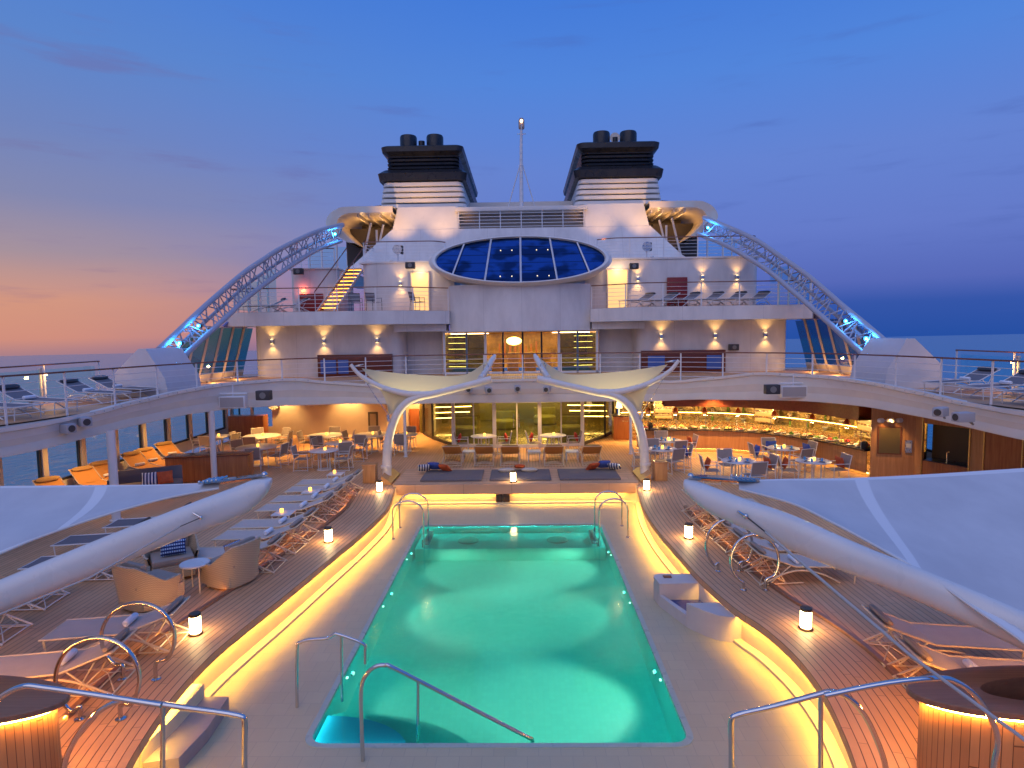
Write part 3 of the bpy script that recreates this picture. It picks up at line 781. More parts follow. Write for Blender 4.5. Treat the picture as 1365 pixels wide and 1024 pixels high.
# ---------------------------------------------------------------- furniture kinds
def make_lounger(sling, pad, frame, towel=True, up=.16, name='sun_lounger'):
    """head at +x, feet at -x"""
    o = thing(name, 'x', 'sun lounger')
    hx = .25; L0, L1 = -1.0, .98; W = .33
    zs = .34
    bx = math.cos(up*2.2); bz = math.sin(up*2.2)
    Lb = .78
    n = 10
    rows = []
    for i in range(n+1):
        x = L0+(hx-L0)*i/n; sag = -.015*math.sin(PI*i/n)+.03*math.sin(PI*(i/n)*.5)
        rows.append([(x, -W, zs+sag), (x, 0, zs+sag-.012), (x, W, zs+sag)])
    m = MB(); m.grid(rows, thick=.018); m.build('seat_sling', sling, o)
    z0 = zs+.03
    rows = []
    for i in range(n+1):
        d = Lb*i/n; rows.append([(hx+d*bx, -W, z0+d*bz), (hx+d*bx, 0, z0+d*bz-.015*math.sin(PI*i/n)), (hx+d*bx, W, z0+d*bz)])
    m = MB(); m.grid(rows, thick=.018); m.build('back_sling', sling, o)
    for s_ in (-1, 1):
        y = s_*(W+.02)
        m = MB(); m.tube([(L0-.02, y, zs-.01), (-.4, y, zs+.008), (hx, y, zs+.03)], .016, 7)
        m.tube([(hx, y, z0), (hx+Lb*bx, y, z0+Lb*bz)], .016, 7)
        m.build('side_rail', frame, o)
        m = MB(); m.tube(cat([(-.62, y*1.04, .03), (-.25, y*1.04, .22), (.15, y*1.04, .30), (.5, y*1.04, .24), (.98, y*1.04, .02)], 4), .017, 7)
        m.build('arched_leg', frame, o)
        m = MB(); m.tube([(L0+.05, y, zs-.01), (L0+.08, y, .0)], .014, 7); m.build('front_leg', frame, o)
        m = MB(); m.tube([(.35, y, z0+.04), (.75, y, .06)], .012, 6); m.tube([(.72, y*.9, z0+.12), (.45, y*.9, .05)], .012, 6)
        m.tube([(.1, y, .05), (.95, y, .03)], .012, 6)
        m.build('brace', frame, o)
    for x, z in ((L0, zs-.01), (hx+Lb*bx, z0+Lb*bz), (.95, .03), (.45, .05), (.72, .06)):
        m = MB(); m.tube([(x, -W-.02, z), (x, W+.02, z)], .013, 6); m.build('cross_bar', frame, o)
    for s_ in (1, -1):
        m = MB(); m.tube([(.45, -W*s_, .05), (.72, 0, .16), (.95, W*.9*s_, .04)], .009, 5); m.build('cross_brace', frame, o)
    hp = (hx+Lb*bx*.84, 0, z0+Lb*bz*.84+.055)
    m = MB(); rows = []
    for i in range(13):
        y = -W*.92+2*W*.92*i/12; r = .055*(1-abs(i/6-1)**6*.5)
        rows.append([(hp[0]+1.45*r*math.cos(a)*bx, y, hp[2]+r*math.sin(a)+1.45*r*math.cos(a)*bz) for a in [2*PI*k/10 for k in range(11)]])
    m.grid(rows); m.face([m.b.verts.new(p) for p in rows[0][:-1]]); m.face([m.b.verts.new(p) for p in rows[-1][:-1]])
    m.build('head_pillow', pad, o)
    return o
def make_towel():
    m = MB(); prof = []
    for k in range(17):
        a = 2*PI*k/16; r = .055*(1+.05*math.sin(3*a)); prof.append((r*math.cos(a), r*math.sin(a)))
    rows = [[(x, y, z+.055) for x, z in prof] for y in (-.16, -.15, 0, .15, .16)]
    rows[0] = [(x*.8, -.165, (z)*.8+.055) for x, z in prof]; rows[-1] = [(x*.8, .165, z*.8+.055) for x, z in prof]
    m.grid(rows); m.face([m.b.verts.new(p) for p in rows[0][:-1]]); m.face([m.b.verts.new(p) for p in rows[-1][:-1]])
    sp = [(math.cos(a)*(.045-.006*a/2), -.167, .055+math.sin(a)*(.045-.006*a/2)) for a in [k*.5 for k in range(26)]]
    m.tube(sp, .004, 4)
    o = m.build('rolled_towel', TOWEL, None, smooth=60)
    tag(o, 'x', 'towel', 'rolled towels on the loungers'); return o
LP = make_lounger(SLING, PADT, FRAME); LT = make_lounger(SLINGT, PADTAN, FRAME, up=.24); LD = make_lounger(SLINGD, DGREY, FRAMEW, up=.2)
TW = make_towel()
def towel(loc, rz, label):
    global TW
    if not TW.get('used'): o = TW; TW['used'] = 1
    else: o = TW.copy(); COL.objects.link(o)
    o.location = loc; o.rotation_euler = (0, 0, rz); o['label'] = label; return o
def lounger(proto, x, y, z, rz, label, group, tw=None):
    o = dup(proto, (x, y, z), rz, label, group)
    if tw:
        q = Vector((.16, .05, .365)); q.rotate(Matrix.Rotation(rz, 3, 'Z'))
        towel(Vector((x, y, z))+q, rz, tw)
    return o
def make_chair(sling, frame, name='dining_chair'):
    """sits facing +y"""
    o = thing(name, 'x', 'chair')
    m = MB(); m.grid([[(x, y, .44-.012*math.cos(x*5)) for y in (-.24, 0, .24)] for x in (-.24, 0, .24)], thick=.014); m.build('seat', sling, o)
    m = MB(); m.grid([[(x, -.25-.1*k/4, .50+.40*k/4) for k in range(5)] for x in (-.25, -.1, .1, .25)], thick=.014); m.build('backrest', sling, o)
    for s_ in (-1, 1):
        x = .265*s_
        m = MB(); m.tube([(x, .24, 0), (x, .24, .44), (x, .22, .64)], .013, 6); m.build('leg', frame, o)
        m = MB(); m.tube([(x, -.3, 0), (x, -.25, .44), (x, -.36, .92)], .013, 6); m.build('leg', frame, o)
        m = MB(); m.box((x, -.03, .648), (.04, .56, .02), 0, .008); m.build('armrest', frame, o)
    for a, b in (((-.265, -.36, .915), (.265, -.36, .915)), ((-.265, .24, .44), (.265, .24, .44)), ((-.265, -.25, .44), (.265, -.25, .44)), ((-.265, -.29, .03), (-.265, .24, .03)), ((.265, -.29, .03), (.265, .24, .03))):
        m = MB(); m.tube([a, b], .011, 6); m.build('frame_bar', frame, o)
    return o
CH = make_chair(SLINGC, FRAMEW); CHD = make_chair(SLINGD, DGREY)
def make_table(r, name='round_table', legs=4):
    o = thing(name, 'x', 'table')
    m = MB(); m.lathe([(r-.02, .71), (r, .72), (r, .735), (r-.008, .74)], seg=36); m.build('table_top', TABW, o)
    for k in range(legs):
        a = PI/4+2*PI*k/legs
        m = MB(); m.tube([(.24*math.cos(a), .24*math.sin(a), .71), (.24*math.cos(a), .24*math.sin(a), .02)], .022, 7); m.build('leg', FRAMEW, o)
    m = MB(); m.lathe([(.28, 0), (.28, .015), (.2, .02)], seg=24); m.build('base_ring', FRAMEW, o)
    return o
TB = make_table(.55); TB2 = make_table(.78)
def make_candle():
    o = thing('candle_holder', 'x', 'candle', group='candles glowing on the tables')
    m = MB(); m.lathe([(.035, 0), (.045, .01), (.045, .095), (.04, .1)], seg=12); m.build('glow_glass', CANDLE, o)
    m = MB(); m.lathe([(.047, .0), (.05, .003), (.05, .008), (.047, .01)], seg=12); m.build('base', STEEL, o)
    return o
CD = make_candle()
def make_plate():
    o = thing('dinner_plate', 'x', 'plate', group='plates laid on the right dining tables')
    m = MB(); m.lathe([(.08, 0), (.13, .012), (.135, .016), (.12, .014), (.07, .006), (0.001, .006)], seg=18, cap=False); m.build('plate', PORC, o)
    m = MB(); m.box((0, 0, .02), (.16, .06, .02), .3, .006); m.build('folded_napkin', mat('dark_napkin', (.12, .11, .13), .9), o)
    return o
PLT = make_plate()
def make_glass():
    m = MB(); m.lathe([(.032, 0), (.038, .1), (.035, .1), (.028, .01), (.001, .01)], seg=12, cap=False)
    o = m.build('tumbler', BLUEG); return tag(o, 'x', 'glass', 'blue tumblers on the right dining tables')
TG = make_glass()
def simple(proto, loc, rz, label):
    if not proto.get('used'): o = proto; proto['used'] = 1
    else: o = proto.copy(); COL.objects.link(o)
    o.location = loc; o.rotation_euler = (0, 0, rz); o['label'] = label; return o
def side_name(a):
    a = a % 360
    return ['right', 'far right', 'far', 'far left', 'left', 'near left', 'near', 'near right'][int((a+22.5)//45) % 8]
def dining(px, py, proto, r, tname, angles, group, cgroup, laid=False, cushions=(), z=0.0, chair=None):
    p = G(px, py, z+.74); x, y = p.x, p.y
    dup(proto, (x, y, z), random.random(), 'round white table '+tname, group)
    dup(CD, (x+.04, y+.03, z+.741), 0, 'small amber candle on the table '+tname)
    for i, a in enumerate(angles):
        d = r+.22+random.uniform(-.04, .08); q = R(a)
        cx, cy = x+d*math.cos(q), y+d*math.sin(q)
        rz = q+PI/2+random.uniform(-.12, .12)
        dup(chair or CH, (cx, cy, z), rz, 'mesh chair, %s side of the table %s' % (side_name(a), tname), cgroup)
        if i < len(cushions) and cushions[i]:
            cm = {'o': ORANGE, 'b': BLUEC, 'r': REDC}[cushions[i]]
            dx, dy = math.cos(q)*.12, math.sin(q)*.12
            pillow('pillow', cm, '%s pillow on the %s chair, table %s' % ({'o': 'orange', 'b': 'blue', 'r': 'red'}[cushions[i]], side_name(a), tname), (cx+dx, cy+dy, z+.66), rz, -.25, (.42, .14, .38), 'loose pillows on the dining chairs')
    if laid:
        for k in range(4):
            a = R(45*0+90*k+25); rr = r*.62
            dup(PLT, (x+rr*math.cos(a), y+rr*math.sin(a), z+.742), a, 'white plate with napkin, %s place, table %s' % (side_name(90*k+25), tname))
            a2 = a+.55; simple(TG, (x+rr*.75*math.cos(a2), y+rr*.75*math.sin(a2), z+.742), 0, 'blue tumbler, %s place, table %s' % (side_name(90*k+25), tname))
gl_, gc = 'round tables of the left dining deck', 'mesh chairs of the left dining deck'
dining(290, 581.6, TB, .5, 'farthest left by the sea windows', (200, 340, 270), gl_, gc)
dining(349, 581, TB2, .75, 'below the wall clock', (0, 60, 120, 180, 270), gl_, gc)
dining(342, 595.6, TB2, .75, 'behind the wooden box counter', (285, 345, 35, 150, 210), gl_, gc)
dining(434, 580, TB2, .62, 'at the middle of the cream wall', (10, 90, 180, 270), gl_, gc)
dining(452, 590, TB, .5, 'between two others left of the mast', (0, 170, 300), gl_, gc)
dining(431.5, 600, TB, .5, 'nearest the left lounger row', (355, 185), gl_, gc)
dining(495.5, 579, TB2, .62, 'behind the left curved mast', (10, 100, 180, 260), gl_, gc)
dining(540, 579, TB, .5, 'behind the left thin pole', (90, 180, 270), gl_, gc)
gl_, gc = 'laid round tables of the right dining deck', 'mesh chairs of the right dining deck'
dining(890, 586.7, TB, .55, 'at the left end of the buffet', (90, 10, 185, 280), gl_, gc, True, (0, 'o', 'b', 0))
dining(882, 598, TB, .55, 'beside the square wooden post', (95, 355, 180, 290), gl_, gc, True, (0, 'b', 0, 0))
dining(1044, 597, TB, .6, 'near the right buffet curve', (95, 15, 180, 285), gl_, gc, True, ('b', 'b', 'b', 0))
dining(984.6, 614, TB, .6, 'behind the right sail tip', (95, 0, 180, 285), gl_, gc, True, (0, 'o', 'o', 0))
dining(1084, 614, TB, .55, 'before the wooden partition', (5, 175), gl_, gc, True, ('o', 'o'))
gl_, gc = 'round tables before the glass doors', 'tall backed chairs before the glass doors'
dining(644.6, 581, TB, .6, 'left of the glass doors', (0, 180), gl_, gc, False, ('r', 'r'))
dining(737, 580, TB, .6, 'right of the glass doors', (0, 180), gl_, gc, False, ('r', 'r'))
# loungers
gl_ = 'sun loungers beside the left plank border'
rows_ = [(19.44, 'farthest'), (18.56, 'second'), (17.45, 'third'), (16.52, 'fourth'), (15.05, 'fifth'), (14.18, 'sixth')]
for k, (y, nm) in enumerate(rows_):
    lounger(LP, -6.22, y, 0, random.uniform(-.06, .03), 'taupe lounger, %s from the far end of the row left of the pool' % nm, gl_, 'rolled white towel on the %s lounger of the row left of the pool' % nm)
lounger(LP, -6.28, 13.0, 0, .0, 'taupe sling lounger half hidden behind the wicker armchair, left of the pool', gl_)
lounger(LP, -6.62, 9.62, 0, .10, 'taupe sling lounger behind the round handrails, farther of the near left pair', gl_, 'rolled towel on the farther of the near left pair of loungers')
lounger(LP, -6.80, 8.45, 0, .12, 'taupe sling lounger behind the round handrails, nearer of the near left pair', gl_, 'rolled towel on the nearer of the near left pair of loungers')
gl_ = 'sun loungers beside the right plank border'
for k, (y, nm) in enumerate(((16.6, 'farthest'), (15.75, 'second'), (14.9, 'third'), (14.05, 'fourth'), (13.15, 'fifth'), (12.25, 'nearest'))):
    lounger(LP, 5.35+.04*k, y, 0, PI+.05, 'taupe sling lounger under the right sail boom, %s of that row' % (nm+' in line' if k in (0, 5) else nm+' from the far end'), gl_, 'rolled towel on the %s lounger under the right sail boom' % nm if k > 3 else None)
lounger(LP, 6.28, 9.15, 0, PI-.08, 'taupe sling lounger right of the pool, behind its twin near the wooden tub', gl_)
lounger(LP, 6.2, 8.15, 0, PI-.08, 'taupe sling lounger right of the pool, directly behind the wooden tub', gl_, 'rolled towel on the lounger behind the right wooden tub')
gl_ = 'tan chaises by the left sea windows'
for k, (px, y, nm) in enumerate(((40, 18.0, 'nearest'), (92, 19.5, 'second nearest'), (113, 20.4, 'third nearest'), (146, 22.1, 'third farthest'), (165, 22.9, 'second farthest'), (195, 24.2, 'farthest'))):
    x = -13.9
    lounger(LT, x, y, 0, PI-.55, 'tan lounger with a raised back by the left sea windows, %s of the six' % nm, gl_, 'rolled towel on the %s tan lounger by the left sea windows' % nm if k % 2 == 0 or k > 2 else None)
gl_ = 'tan chaises facing away in front of the glass doors'
for px, nm in ((602, 'leftmost'), (645, 'second from left'), (680, 'middle'), (739, 'second from right'), (790, 'rightmost')):
    p = G(px, 622)
    lounger(LT, p.x, p.y+.95, 0, -PI/2, 'tan chaise seen from behind before the glass doors, %s of the five' % nm, gl_)
def make_stool():
    o = thing('side_table', 'x', 'side table')
    m = MB(); m.box((0, 0, .4), (.5, .5, .03), 0, .008); m.build('top', TABW, o)
    for a in (-1, 1):
        for b in (-1, 1):
            m = MB(); m.tube([(a*.22, b*.22, .385), (a*.22, b*.22, 0)], .016, 6); m.build('leg', FRAMEW, o)
    return o
ST = make_stool(); gs = 'low square side tables'
for px, nm in ((625, 'between the first two chaises before the glass doors'), (712, 'between the third and fourth chaises before the glass doors'), (763, 'between the last two chaises before the glass doors')):
    p = G(px, 616); dup(ST, (p.x, p.y+.2, 0), 0, 'low white square table '+nm, gs)
for k, (x, y, nm) in enumerate(((-6.3, 20.35, 'farthest'), (-6.32, 18.02, 'middle'), (-6.3, 15.78, 'nearest'))):
    dup(ST, (x, y, 0), 0, 'low square table among the left loungers, %s of three' % nm, gs)
    dup(CD, (x-.05, y, .416), 0, 'amber candle on the %s low table among the left loungers' % nm)
# upper side decks
gl_ = 'grey loungers on the upper left side deck'
ZU = 3.03
for y, nm in ((13.4, 'nearest'), (15.3, 'second nearest'), (16.6, 'third nearest'), (18.9, 'second farthest'), (20.3, 'farthest')):
    lounger(LD, -13.3, y, ZU, PI-.15, 'dark grey lounger on the upper left side deck, %s of the row' % nm, gl_, 'folded towel on the %s lounger of the upper left deck' % nm)
gl_ = 'grey loungers on the upper right side deck'
for y, nm in ((13.2, 'nearest'), (14.6, 'second nearest'), (15.9, 'third nearest'), (17.4, 'second farthest'), (19.0, 'farthest')):
    lounger(LD, 13.35, y, ZU, .15, 'dark grey lounger on the upper right side deck, %s of the row' % nm, gl_, 'folded towel on the %s lounger of the upper right deck' % nm)
# ---------------------------------------------------------------- upper deck, fascia, rails
railpts = [(13.0, 8.0), (12.7, 11.0), (12.25, 13.6), (11.95, 15.0), (11.7, 16.6), (11.45, 18.2), (11.0, 20.0), (10.3, 21.7), (8.6, 23.2), (6.4, 24.45), (3.2, 25.3)]
half = cat([(x, y, 0) for x, y in railpts]+[(0, 25.55, 0)], 5)
edge = [Vector((-p.x, p.y, 0)) for p in half]+[p.copy() for p in half[-2::-1]]      # left near -> centre -> right near
def zprof(stations):
    def f(d):
        for (a, za), (b, zb_) in zip(stations, stations[1:]):
            if a <= d <= b:
                t = (d-a)/(b-a); t = t*t*(3-2*t)*.5+t*.5; return za+(zb_-za)*t
        return stations[-1][1] if d > stations[-1][0] else stations[0][1]
    return f
# heights read along the edge as a function of |x| and y
def ztop(p):
    ax = abs(p.x)
    if ax > 10.3: return zprof([(7, 2.95), (15, 2.97), (16.6, 3.04), (18.2, 3.18), (20, 3.33), (21.7, 3.42)])(p.y)
    return zprof([(0, 3.13), (4, 3.12), (6.0, 3.05), (7.3, 3.22), (8.8, 3.46), (10.3, 3.42)])(ax)
def zbot(p):
    ax = abs(p.x)
    if ax > 10.3: return zprof([(7, 2.22), (14.5, 2.28), (18, 2.44), (20, 2.50), (21.7, 2.47)])(p.y)
    return zprof([(0, 2.14), (5, 2.2), (7, 2.33), (10.3, 2.47)])(ax)
o = thing('deck_fascia', 'long white curved fascia beam edging the upper deck, arching above both dining areas', 'fascia beam', (0, 25.55, 2.5))
rows = []
ein = offset(edge, .30); 
for p, q in zip(edge, ein):
    zt, zb_ = ztop(p), zbot(p)
    c = p+(q-p)*.25
    mid = (zt*.35+zb_*.65)
    rows.append([(q.x, q.y, zt-.02), (p.x, p.y, zt), (p.x*1.0, p.y, zt-.10), (c.x, c.y, zt-.14), (c.x+(q.x-p.x)*.15, c.y+(q.y-p.y)*.15, mid), (p.x, p.y, zb_+.06), (p.x, p.y, zb_), (q.x, q.y, zb_)])
m = MB(); m.grid([r[4:] for r in rows]); m.build('lower_face', CREAM, o, True, 40)  # cream stands in for warm light on the white beam's underside
m = MB(); m.grid([r[:5] for r in rows]); m.build('beam', WHITE, o, True, 40)
m = MB()
for i in range(4, len(edge)-4):
    p = edge[i]
    if abs(p.x) > 7 and p.y > 16.5:
        m.sphere((p.x, p.y, ztop(p)-.05), .022, u=6, v=4)
m.build('bolt_row', STEEL, o, True)
# structure: slab under the upper deck
SLABP = [(p.x, p.y) for p in offset(edge, .1)]+[(15.3, 7.6), (15.3, 32.6), (-15.3, 32.6), (-15.3, 7.6)]
m = MB().prism(SLABP, 2.5, 2.99); struct('upper_deck_slab', m, CREAM)
m = MB().prism(SLABP, None, ZU); struct('upper_deck', m, TEAK)
def railing(name, label, path, z0, h, spacing, nb, cat_='railing', group=None, cap=.035, close_to=None, zf=None, pr=.022):
    path = [Vector((p[0], p[1], 0)) for p in path]
    p0 = path[len(path)//2]
    o = thing(name, label, cat_, (p0.x, p0.y, z0), 0, group)
    m = MB(); rows = []
    sec = [(-cap, -.018), (-cap, .012), (-cap*.6, .026), (cap*.6, .026), (cap, .012), (cap, -.018)]
    off = offset(path, 1.0)
    for p, q in zip(path, off):
        nrm_ = (q-p)
        rows.append([(p.x+nrm_.x*a, p.y+nrm_.y*a, z0+h+b) for a, b in sec+[sec[0]]])
    m.grid(rows); m.face([m.b.verts.new(v) for v in rows[0][:-1]]); m.face([m.b.verts.new(v) for v in rows[-1][:-1]])
    m.build('handrail', VARN, o, True, 50)
    for k in range(nb):
        z = z0+h*(k+1)/(nb+1)
        m = MB(); m.tube([(p.x, p.y, z) for p in path], .009, 5); m.build('rail_bar', RAILW, o, True)
    # posts evenly along the path
    Ls = [0]
    for a, b in zip(path, path[1:]): Ls.append(Ls[-1]+(b-a).length)
    n = max(1, round(Ls[-1]/spacing))
    for k in range(n+1):
        d = Ls[-1]*k/n
        for i in range(len(Ls)-1):
            if Ls[i] <= d <= Ls[i+1]+1e-6:
                t = (d-Ls[i])/max(1e-6, Ls[i+1]-Ls[i]); p = path[i].lerp(path[i+1], t); tg = path[i+1]-path[i]; break
        zb_ = zf(p) if zf else z0
        m = MB(); m.box((p.x, p.y, (zb_+z0+h)/2-.01), (.05, .03, z0+h-zb_), math.atan2(tg.y, tg.x)); m.build('post', RAILW, o, True)
    return o
gr = 'railings with varnished handrails'
ed = offset(edge, .14)
railing('deck_railing', 'long curved railing with a dark varnished handrail along the inner edge of the upper deck', ed, ZU, 1.13, 1.62, 5, group=gr, zf=lambda p: max(ZU-.03, ztop(p)-.03))
for s_, nm in ((-1, 'left'), (1, 'right')):
    railing('deck_railing', 'straight outboard railing along the sea side of the upper %s deck' % nm, [(s_*14.9, 9.0), (s_*14.9, 14), (s_*14.9, 21.5)], ZU, 1.2, 2.6, 0, group=gr, cap=.05)
    o = thing('wind_screen', 'low teal glass wind screen below the outboard railing on the %s' % nm, 'glass screen', (s_*15.05, 15, ZU))
    for k in range(5):
        y0 = 9+k*2.5
        m = MB().bb(s_*15.02-.01, s_*15.02+.01, y0+.06, y0+2.44, ZU+.08, ZU+1.05); m.build('pane', GLASST, o, True)
        m = MB().bb(s_*15.02-.04, s_*15.02+.04, y0-.05, y0+.05, ZU, ZU+1.1, .01); m.build('post', CREAM, o, True)
    for y0, n2 in ((13.9, 'nearer'), (18.9, 'farther')):
        oo = thing('bulwark_light', 'warm light low on the outboard side of the upper %s deck, the %s one' % (nm, n2), 'deck light', (s_*14.8, y0, ZU+.9), 0, 'bulwark lights of the side decks')
        m = MB().box((0, 0, 0), (.08, .14, .05), 0, .01); m.build('housing', RAILW, oo)
        lamp('POINT', 'bulb', (s_*14.65, y0, ZU+.8), 18, WARM, oo, .05)
# ---------------------------------------------------------------- lower deck side walls with sea windows
for s_, nm in ((-1, 'left'), (1, 'right')):
    o = thing('side_wall', 'long %s side wall of the lower deck with a row of tall sea windows' % nm, 'wall', (s_*15.1, 18, 0))
    X = s_*15.0
    m = MB().bb(X-.08, X+.08, 5, 32.4, 0, .45, .01); m.build('sill_wall', CREAM, o, True)
    m = MB().bb(X-.08, X+.08, 5, 32.4, 2.32, 2.5); m.build('header', CREAM, o, True)
    k = 0; y = 5.2
    while y < 32:
        m = MB().bb(X-.1, X+.1, y-.11, y+.11, .45, 2.32, .01); m.build('mullion', CREAM, o, True)
        if y+1.7 < 32.4:
            f = MB().bb(X-.008, X+.008, y+.17, y+1.53, .53, 2.27); pn = f.build('window_pane', GLASST, o, True)
            m = MB()
            for a, b, c, d in ((.11, .17, .45, 2.32), (1.53, 1.59, .45, 2.32)): m.bb(X-.04, X+.04, y+a, y+b, c, d)
            m.bb(X-.04, X+.04, y+.17, y+1.53, .45, .53); m.bb(X-.04, X+.04, y+.17, y+1.53, 2.27, 2.32)
            m.build('window_frame', DGREY, o, True)
        y += 1.7
# free-standing columns
gcn = 'slim white columns under the upper deck'
def column(x, y, r, lab):
    m = MB(); m.lathe([(r*1.5, 0), (r*1.5, .02), (r, .03), (r, 2.5)], (0, 0, 0), 18, cap=False); c = m.build('deck_column', RAILW); c.location = (x, y, 0.002)
    tag(c, lab, 'column', gcn)
column(-11.3, 16.6, .11, 'white column nearest the camera on the left, between the sea windows and the sail')
column(-10.75, 21.0, .10, 'white column on the left beside the wooden box bar')
column(-4.86, 25.1, .06, 'thin white pole behind the left curved mast')
column(4.4, 25.2, .06, 'thin white pole behind the right curved mast')
# ---------------------------------------------------------------- back walls of the lower deck
YW = 31.0
o = thing('lower_deck_wall', 'cream back wall of the left dining deck washed by downlights', 'wall', (-9, YW, 0))
m = MB().bb(-12.75, -7.0, YW, YW+.3, 0, 2.5); m.build('wall_panel', CREAM, o, True)
m = MB().bb(-7.0, -5.05, YW+.6, YW+.9, 0, 2.5); m.build('wall_panel', CREAM, o, True)
m = MB().bb(-7.0, -6.9, YW, YW+.6, 0, 2.5); m.build('return_panel', CREAM, o, True)
m = MB().bb(-5.05, -4.55, YW-.1, YW+.9, 0, 2.5); m.build('pilaster', CREAM, o, True)
m = MB().bb(-7.85, -7.35, YW-.05, YW, .25, 1.15, .01); f = m.build('notice_board', DGREY, o, True); m = MB().bb(-7.75, -7.45, YW-.06, YW-.05, .35, 1.05); m.build('notice_sheet', mat('notice_grey', (.25, .22, .2), .4), o, True)
m = MB().bb(-5.85, -5.35, YW+.5, YW+.6, .0, 1.2, .01); m.build('service_door', WOODR, o, True)
m = MB().bb(-15.0, -12.75, YW, YW+.2, 0, .45); m.build('sill_wall', CREAM, o, True)
for x0 in (-14.9, -13.85):
    m = MB().bb(x0, x0+.1, YW, YW+.2, .45, 2.5); m.build('mullion', CREAM, o, True)
    m = MB().bb(x0+.1, x0+1.0, YW+.09, YW+.1, .45, 2.3); m.build('window_pane', GLASST, o, True)
m = MB().bb(-14.5, -12.75, YW-1.1, YW-.5, 0, 1.15, .02)
tag(m.build('service_cabinet', WOODR), 'red-brown wooden cabinet in the back left corner by the sea windows', 'cabinet')
def downlight(x, y, label, e=70, z=2.49, target=None, cone=85):
    oo = thing('downlight', label, 'ceiling light', (x, y, z), 0, 'round downlights in the lower deck ceiling')
    m = MB(); m.lathe([(.085, -.012), (.085, 0), (.06, .0)], seg=16, cap=False); m.build('ring', STEEL, oo)
    m = MB(); m.lathe([(.06, -.004), (.001, -.004)], seg=16, cap=False); m.build('lens', LEDW, oo)
    lamp('SPOT', 'bulb', (x, y, z-.03), e, WARM, oo, .05, target or (x, y, 0), cone, .8)
for x, nm in ((-12.15, 'left'), (-8.8, 'right')):
    downlight(x, YW-.35, 'downlight washing the cream back wall, %s one' % nm, 420, target=(x, YW+.1, .2), cone=100)
downlight(-5.4, YW-.1, 'downlight in the passage left of the glass bay', 420, cone=110)
downlight(-5.9, 28.6, 'downlight over the passage floor left of the glass bay', 480, cone=120)
downlight(5.3, 29.0, 'downlight over the floor right of the glass bay', 520, cone=120)
downlight(-11.3, 26.4, 'downlight above the big left dining table', 480, cone=130)
downlight(-8.4, 27.6, 'downlight above the table by the back wall', 480, cone=130)
downlight(-13.6, 23.6, 'downlight above the tan chaises, farther one', 230, cone=130)
downlight(-13.7, 19.2, 'downlight above the tan chaises, nearer one', 230, cone=130)
downlight(7.6, 24.6, 'downlight above the laid tables before the buffet', 380, cone=130)
downlight(11.0, 22.6, 'downlight above the far right laid table', 380, cone=130)
downlight(0, 26.1, 'downlight above the doorway of the glass bay', 220, cone=130)
# wall clock
ck = D(360, 544, YW-.06)
o = thing('wall_clock', 'round white wall clock high on the cream back wall', 'clock', (-12.62, YW-.06, 1.62))
m = MB(); m.tube([(0, .05, 0), (0, -.02, 0)], .38, 32); m.build('face', mat('clock_face', (.8, .78, .72), .3), o)
m = MB(); m.tube([(.385*math.cos(2*PI*k/36), -.02, .385*math.sin(2*PI*k/36)) for k in range(36)], .022, 6, True); m.build('rim', STEEL, o)
m = MB()
for k in range(12):
    a = 2*PI*k/12; m.box((.31*math.cos(a), -.025, .31*math.sin(a)), (.09, .008, .025), 0, 0, 0, -a)
m.build('hour_marks', BLACK, o)
m = MB(); m.box((0, -.03, .1), (.03, .008, .24)); m.build('hand', BLACK, o)
m = MB(); m.box((.03, -.035, .04), (.03, .008, .32), ry=.35); m.build('hand', BLACK, o)
o.scale = (.8, 1, .8)
# ---------------------------------------------------------------- glass bay of the lower deck
o = thing('glass_bay', 'wide bowed glass bay with white frames and lit yellow-green interior under the upper deck', 'glazed bay', (0, 27, 0))
plan = [(-5.0, 30.85), (-4.35, 29.4), (-3.12, 27.35), (-1.27, 26.95), (.72, 26.95), (2.62, 27.3), (3.9, 29.4), (4.5, 30.85)]
for i, (a, b) in enumerate(zip(plan, plan[1:])):
    A = Vector((a[0], a[1], 0)); B = Vector((b[0], b[1], 0)); d = (B-A).normalized(); nr = Vector((d.y, -d.x, 0))
    ins = .07
    m = MB(); m.slab([A+d*ins+V(0, 0, .14), B-d*ins+V(0, 0, .14), B-d*ins+V(0, 0, 2.42), A+d*ins+V(0, 0, 2.42)], nr, .012)
    m.build('window_pane', GLASS, o, True)
    m = MB(); c = (A+B)/2; ang = math.atan2(d.y, d.x); ln_ = (B-A).length
    m.box((c.x, c.y, .07), (ln_-.1, .09, .14), ang); m.box((c.x, c.y, 2.46), (ln_-.1, .09, .08), ang)
    if 1 < i < 5:
        m.box((c.x, c.y, 1.28), (.05, .06, 2.28), ang)
    m.build('frame_rail', RAILW if 1 < i < 5 else DGREY, o, True)
for i, a in enumerate(plan):
    wd = .16 if 1 < i < 6 else .1
    m = MB().box((a[0], a[1], 1.25), (wd, wd, 2.5), 0, .01); m.build('mullion', RAILW if 1 < i < 6 else DGREY, o, True)
for x in (-.3,):
    for s_ in (-.12, .12):
        m = MB(); m.tube([(x+s_, 26.86, .9), (x+s_, 26.86, 1.5)], .015, 8); m.build('door_handle', CHROME, o, True)
m = MB()
m.prism([(-5.2, 31.2), (-3.3, 27.6), (-1.3, 27.15), (.7, 27.15), (2.8, 27.55), (4.7, 31.2), (4.7, 38), (-5.2, 38)], None, .03)
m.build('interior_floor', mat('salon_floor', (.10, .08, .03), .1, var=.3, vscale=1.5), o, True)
m = MB(); m.bb(-5.2, 4.7, 37.8, 38, 0, 2.5); m.bb(-5.3, -5.2, 31.4, 38, 0, 2.5); m.bb(4.7, 4.8, 31.4, 38, 0, 2.5); m.build('interior_wall', mat('salon_wall', (.20, .16, .04), .4, var=.4, vscale=.9), o, True)
